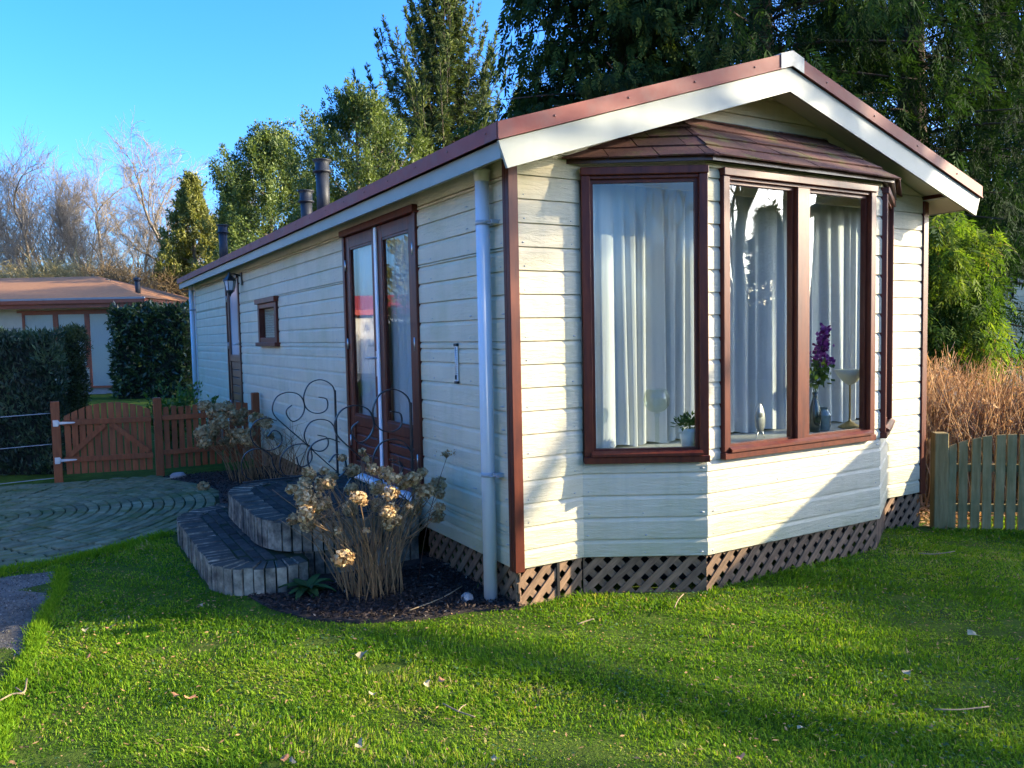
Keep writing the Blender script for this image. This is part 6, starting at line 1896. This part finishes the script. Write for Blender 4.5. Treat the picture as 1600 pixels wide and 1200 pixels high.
# ------------------------------------------------------------------ lawn grass
g = np.random.default_rng(5)
HOUSE = [(-0.03, 0.02), (BX1, -0.0), (BX2, -BP + 0.03), (BX3, -BP + 0.03), (BX4, 0.0), (W + 0.03, 0.03), (W + 0.03, 12), (-0.03, 12)]
STEP = [(-0.9, 1.1), (-1.3, 1.10), (-1.59, 1.5), (-1.595, 3.3), (-1.4, 3.56), (-0.5, 3.7), (0, 3.7), (0, 1.2)]
xs, ys = [], []
tot = 0
def want(d): return np.clip(5200 * (4.2 / d) ** 1.3, 350, 7600)
for _ in range(60):
    m = 60000
    X = g.uniform(-3.4, 8.5, m); Y = g.uniform(-3.2, 4.3, m)
    DX, DY = X - CAM.x, Y - CAM.y
    dd = DX * FH.x + DY * FH.y; sd = DX * RH.x + DY * RH.y
    keep = (dd > 2.2) & (np.abs(sd) < dd * 0.70 + 1.3) & (g.random(m) < want(np.maximum(dd, 1)) / 7600)
    jx = 0.035 * np.sin(Y * 19) + 0.03 * np.sin(Y * 41 + 1) + g.normal(size=m) * 0.03
    X2 = X + jx; Y2 = Y + 0.035 * np.sin(X * 17) + g.normal(size=m) * 0.03
    keep &= ~(inside(HOUSE, X, Y) | inside(STEP, X, Y) | inside(BED, X2, Y2) | inside(BED2, X2, Y2) | inside(PATH, X2, Y2) | inside(DRIVE, X2, Y2))
    keep &= ~((X > W - 0.2) & (Y > -0.10 + 0.10 * np.sin(X * 9)))
    keep &= ~((X < -1.0) & (Y > 3.55))
    xs.append(X[keep]); ys.append(Y[keep]); tot += keep.sum()
    if tot > 350000: break
X = np.concatenate(xs); Y = np.concatenate(ys)
# thin and bare spots, and thicker tufts
def lowf(X, Y, a, ph): return np.sin(X * a + ph) * np.sin(Y * a * 1.13 - ph * 0.7) + 0.6 * np.sin(X * a * 2.3 + Y * a * 1.7 + ph)
tuft = lowf(X, Y, 2.1, 0.4) * 0.5 + lowf(X, Y, 5.3, 2.0) * 0.35
keep = g.random(len(X)) < np.clip(0.86 + 0.35 * tuft, 0.30, 1)
hx = g.uniform(-2.6, 5.5, 46); hy = g.uniform(-2.2, 1.8, 46); hr = 0.03 + 0.06 * g.random(46) ** 2
for a, b, c in zip(hx, hy, hr):
    keep &= ~(((X - a) / 1.7) ** 2 + (Y - b) ** 2 < (c * (0.7 + 0.6 * g.random(len(X)))) ** 2)
X, Y, tuft = X[keep], Y[keep], tuft[keep]
n = len(X)
gxv = np.clip((X - 3.4) / 1.2, 0, 1)
Z = -0.1 - 0.11 * gxv * gxv * (3 - 2 * gxv) - 0.004 + np.where((X < 8) & (Y < 2.4) & ~((X > -0.4) & (X < 4.4) & (Y > -0.5)), 0.012 * np.sin(X * 3.1 + 1.3 * Y) * np.sin(Y * 2.3 - X), 0)
near_wall = np.exp(-np.maximum(0, np.minimum(np.abs(Y + 0.02), np.abs(Y + BP))) / 0.06) * (X > 0) * (X < 4.3)
Hh = (0.009 + 0.022 * g.random(n) ** 1.4) * (1 + 0.60 * tuft) * (1 + 0.9 * near_wall * g.random(n))
long_ = g.random(n) < 0.03
Hh = np.where(long_, Hh * 1.7, Hh)
az = g.random(n) * 6.283
# blades lie in swathes
swx, swy = lowf(X, Y, 3.7, 1.0), lowf(X, Y, 4.1, 3.0)
lean = np.stack([np.cos(az) + 0.7 * swx, np.sin(az) + 0.7 * swy], 1) * (0.25 + 0.75 * g.random(n))[:, None]
side = np.stack([-np.sin(az), np.cos(az)], 1)
wd = (0.0017 + 0.0019 * g.random(n)) * (1 + 0.22 * np.clip(np.hypot(X - CAM.x, Y - CAM.y) - 4, 0, 6))
B = np.stack([X, Y, Z], 1)
mid = B + np.concatenate([lean * Hh[:, None] * 0.35, (Hh * 0.62)[:, None]], 1)
tip = B + np.concatenate([lean * Hh[:, None] * 1.05, (Hh * 0.95 - 0.22 * Hh * np.hypot(lean[:, 0], lean[:, 1]))[:, None]], 1)
S = np.concatenate([side * wd[:, None], np.zeros((n, 1))], 1)
Vv = np.stack([B - S, B + S, mid + S * 0.8, mid - S * 0.8, tip], 1).reshape(-1, 3)
q = np.arange(n)[:, None] * 5
F3 = np.concatenate([q + [0, 1, 2], q + [0, 2, 3], q + [3, 2, 4]], 1).reshape(-1, 3)
rnd_ = np.clip(0.42 + 0.24 * lowf(X, Y, 1.3, 0.2) * 0.6 + 0.24 * lowf(X, Y, 6.1, 1.2) * 0.6 + 0.16 * lowf(X, Y, 17.0, 0.7) * 0.6 + g.normal(size=n) * 0.20 + (g.random(n) < 0.035) * 0.5, 0, 1)
o = link('lawn_grass', np_mesh('lawn_grass', Vv, F3, M['grass'], np.repeat(rnd_, 5)))
tag(o, kind='stuff')
# low clover and moss leaves between the blades
n = 42000
X = g.uniform(-3.0, 7.0, n); Y = g.uniform(-2.8, 3.6, n)
keep = ~(inside(HOUSE, X, Y) | inside(STEP, X, Y) | inside(BED, X, Y) | inside(PATH, X, Y) | inside(DRIVE, X, Y)) & (lowf(X, Y, 2.7, 2.2) + g.normal(size=n) * 0.4 > 0.35) & ~((X > W - 0.2) & (Y > -0.1))
X, Y = X[keep], Y[keep]; n = len(X)
gxv = np.clip((X - 3.4) / 1.2, 0, 1)
C = np.stack([X, Y, -0.1 - 0.11 * gxv * gxv * (3 - 2 * gxv) + 0.008 + 0.018 * g.random(n)], 1)
o = link('clover', leaf_mesh('clover', C, g.normal(size=(n, 3)) * [1, 1, 0.25], g.normal(size=(n, 3)) * 0.35 + [0, 0, 1], 0.016 * (0.7 + 0.8 * g.random(n)), 0.014, M['leaf_plant'], g.random(n)))
tag(o, kind='stuff')
# thatch: dead blades and crumbs of leaf between the grass
n = 10000
X = g.uniform(-2.9, 7.0, n); Y = g.uniform(-2.8, 3.0, n)
keep = ~(inside(HOUSE, X, Y) | inside(STEP, X, Y) | inside(BED, X, Y) | inside(PATH, X, Y) | inside(DRIVE, X, Y)) & ~((X > W - 0.2) & (Y > -0.1))
X, Y = X[keep], Y[keep]; n = len(X)
gxv = np.clip((X - 3.4) / 1.2, 0, 1)
C = np.stack([X, Y, -0.1 - 0.11 * gxv * gxv * (3 - 2 * gxv) + 0.006 + 0.016 * g.random(n)], 1)
o = link('thatch', leaf_mesh('thatch', C, g.normal(size=(n, 3)) * [1, 1, 0.2], g.normal(size=(n, 3)) * 0.4 + [0, 0, 1], 0.022 * (0.4 + 1.2 * g.random(n) ** 2), 0.006 + 0.006 * g.random(n), M['reed'], g.random(n) * 0.35)); tag(o, kind='stuff')
# loose grit on the worn asphalt
n = 9000
X = g.uniform(-3.4, -2.4, n); Y = g.uniform(-0.6, 2.7, n); k = inside(DRIVE, X + g.normal(size=n) * 0.04, Y); X, Y = X[k], Y[k]; n = len(X)
C = np.stack([X, Y, np.full(n, -0.0905) + 0.004 * g.random(n)], 1)
M['grit'] = leafy('grit', ((0.0, (0.03, 0.03, 0.028)), (0.7, (0.12, 0.115, 0.10)), (1.0, (0.30, 0.28, 0.25))), 0.9, 0.0, 0.15)
o = link('grit', leaf_mesh('grit', C, g.normal(size=(n, 3)), g.normal(size=(n, 3)) * 0.6 + [0, 0, 1], 0.012 * (0.4 + 1.2 * g.random(n) ** 2), 0.009, M['grit'], g.random(n), 0.3)); tag(o, kind='stuff')
# bark chips on the beds
cx_, cy_ = [], []
for poly, (xa, xb, ya, yb), m in ((BED, (-1.5, 0.1, -0.1, 1.6), 15000), (BED2, (-1.35, 0.1, 3.3, 6.7), 9000)):
    X = g.uniform(xa, xb, m); Y = g.uniform(ya, yb, m); k = inside(poly, X, Y) & ~inside(STEP, X, Y)
    cx_.append(X[k]); cy_.append(Y[k])
X = np.concatenate(cx_); Y = np.concatenate(cy_); n = len(X)
C = np.stack([X, Y, -0.088 + 0.012 * g.random(n) + 0.012 * np.abs(lowf(X, Y, 7, 0.5))], 1)
M['chips'] = leafy('bark_mulch', ((0.0, (0.014, 0.010, 0.008)), (0.7, (0.040, 0.028, 0.022)), (0.97, (0.085, 0.062, 0.048)), (1.0, (0.22, 0.19, 0.15))), 0.9, 0.0, 0.2)
o = link('bark_mulch', leaf_mesh('bark_mulch', C, g.normal(size=(n, 3)) * [1, 1, 0.35], g.normal(size=(n, 3)) * 0.5 + [0, 0, 1], 0.028 * (0.4 + 1.1 * g.random(n)), 0.014, M['chips'], g.random(n), 0.1))
tag(o, kind='stuff')
# weeds in the joints of the path edge
n = 5200
t = g.random(n)
e0 = np.array([[-2.85, 2.86], [-2.43, 2.9], [-2.2, 2.99], [-1.95, 3.14], [-1.62, 3.40]]); 
seg = np.minimum((t * 4).astype(int), 3); f = (t * 4 - seg)[:, None]
Pp = e0[seg] * (1 - f) + e0[seg + 1] * f + g.normal(size=(n, 2)) * [0.05, 0.045]
e1 = np.array([[-6.0, 2.72], [-4.4, 2.68], [-3.4, 2.74], [-2.8, 2.80]])
m2 = 9000
t = g.random(m2) * 3; seg = np.minimum(t.astype(int), 2); f = (t - seg)[:, None]
Pp = np.concatenate([Pp, e1[seg] * (1 - f) + e1[seg + 1] * f + g.normal(size=(m2, 2)) * [0.03, 0.06]])
e2 = np.array([[-2.47, 2.63], [-2.50, 2.0], [-2.62, 1.3], [-2.63, 0.9], [-2.72, 0.42], [-2.76, -0.4]])
m3 = 7000
t = g.random(m3) * 5; seg = np.minimum(t.astype(int), 4); f = (t - seg)[:, None]
Pp = np.concatenate([Pp, e2[seg] * (1 - f) + e2[seg + 1] * f + np.abs(g.normal(size=(m3, 2))) * [-0.015, 0.0] + g.normal(size=(m3, 2)) * 0.022 + [0.04, 0]])
n = len(Pp)
C = np.concatenate([Pp, np.full((n, 1), -0.095)], 1)
D = g.normal(size=(n, 3)) * 0.7 + [0, 0, 1]
o = link('edge_grass', leaf_mesh('edge_grass', C, D, g.normal(size=(n, 3)), 0.045 * (0.5 + 0.8 * g.random(n)), 0.006, M['grass'], 0.2 + 0.5 * g.random(n), 0.1)); tag(o, kind='stuff')

# ------------------------------------------------------------------ fallen leaves and twigs
def leaf_piece(seed, mat):
    g = random.Random(seed)
    n = 9; vs = [(0, 0, 0.004)]
    for k in range(n):
        a = 6.283 * k / n; r = (0.026 if k % 2 else 0.040) * g.uniform(0.8, 1.15)
        vs.append((r * math.cos(a) * 1.25, r * math.sin(a) * 0.8, 0.006 + 0.012 * math.sin(a * 2 + seed) + g.uniform(0, 0.006)))
    mb = MB().add(vs, [(0, k, k % n + 1) for k in range(1, n + 1)])
    mb.tube([(0.03, 0, 0.006), (0.055, 0.006, 0.004)], 0.0015, 4)
    return mb.mesh('fallen_leaf', mat)
LEAF = [leaf_piece(1, M['deadleaf']), leaf_piece(2, M['deadleaf']), leaf_piece(3, M['paleleaf'])]
def zpix(px, py, z=-0.1):
    q = _f * 1242.947 + _r * (px - 800) - _u * (py - 600)
    return CAM + q * ((z - CAM.z) / q.z)
LV = [(138, 1026, 0, 'big orange-brown dead leaf on the sunny lawn nearest the asphalt'), (171, 980, 1, 'orange-brown dead leaf at the shade edge of the lawn left of the steps'),
      (132, 984, 2, 'pale dead leaf left of the one at the shade edge'), (275, 1086, 1, 'brown dead leaf beside the dark bare patch in the lawn'), (295, 1090, 0, 'small brown dead leaf right beside the one by the bare patch'),
      (443, 1186, 0, 'orange dead leaf at the bottom of the lawn picture'), (456, 1190, 2, 'pale dead leaf touching the orange one at the bottom'), (565, 1022, 2, 'pale curled leaf on the lawn below the soil bed'),
      (665, 1068, 2, 'tan leaf lying in the middle of the sunny lawn'), (583, 1084, 2, 'pale thin leaf below the curled one on the lawn'), (772, 1184, 2, 'round pale leaf at the lower middle of the lawn'),
      (560, 1163, 2, 'small pale leaf low on the lawn left of the round one'), (690, 1063, 1, 'brown leaf right of the tan one in mid lawn'), (1252, 1137, 2, 'white petal-like leaf on the shaded lawn'),
      (1520, 990, 2, 'pale leaf on the shaded lawn towards the right fence'), (313, 946, 2, 'whitish leaf on the shaded grass below the lower step'), (1156, 1183, 1, 'dark red leaf at the bottom of the shaded lawn'),
      (405, 921, 1, 'brown dead leaf at the end of the lower step'), (1420, 1050, 2, 'faint pale leaf in the middle of the shaded lawn')]
for k, (px, py, t, lab) in enumerate(LV):
    p = zpix(px, py, -0.07)
    o = link('fallen_leaf', LEAF[t]); o.location = (p.x, p.y, -0.072 if p.x < 3 else -0.13)
    s = 0.42 + 0.40 * ((k * 37) % 10) / 10; o.scale = (s, s, s)
    o.rotation_euler = (random.uniform(-.3, .3), random.uniform(-.3, .3), random.random() * 6.28)
    tag(o, lab, 'leaf', 'fallen leaves on the lawn')
def twig(pts, r, label, kids=()):
    P = [zpix(a, b, -0.066) for a, b in pts]
    base = P[0].copy()
    t = thing('fallen_twig', base, label, 'twig', 'fallen twigs on the lawn')
    link('stick', MB().tube(catmull([(p - base) + Vector((0, 0, random.uniform(0, 0.012))) for p in P], 3), r, 6).mesh('stick', M['twig']), t)
    for q in kids:
        Q = [zpix(a, b, -0.06) - base for a, b in q]
        link('side_shoot', MB().tube(catmull(Q, 3), r * 0.7, 6).mesh('side_shoot', M['twig']), t)
twig([(0, 1098), (20, 1088), (38, 1085), (42, 1062)], 0.0045, 'pale forked twig at the left edge of the lawn', [[(38, 1085), (30, 1078), (24, 1074)]])
twig([(692, 1100), (715, 1112), (742, 1121)], 0.004, 'straight brown twig lying in the sunny lawn', [[(715, 1112), (722, 1104), (728, 1101)]])
twig([(902, 976), (920, 971), (928, 970)], 0.004, 'short twig on the sunny lawn below the bay')
twig([(1054, 952), (1060, 938), (1068, 930)], 0.0035, 'thin dry sprig standing by the shade edge under the bay')
twig([(1435, 866), (1460, 866), (1492, 863)], 0.004, 'long pale twig on the shaded grass before the right fence')
twig([(1460, 1112), (1500, 1112), (1545, 1107)], 0.0035, 'thin twig on the shaded lawn at lower right')
twig([(640, 955), (690, 935), (722, 918)], 0.004, 'long dry stalk lying over the soil bed by the downpipe')
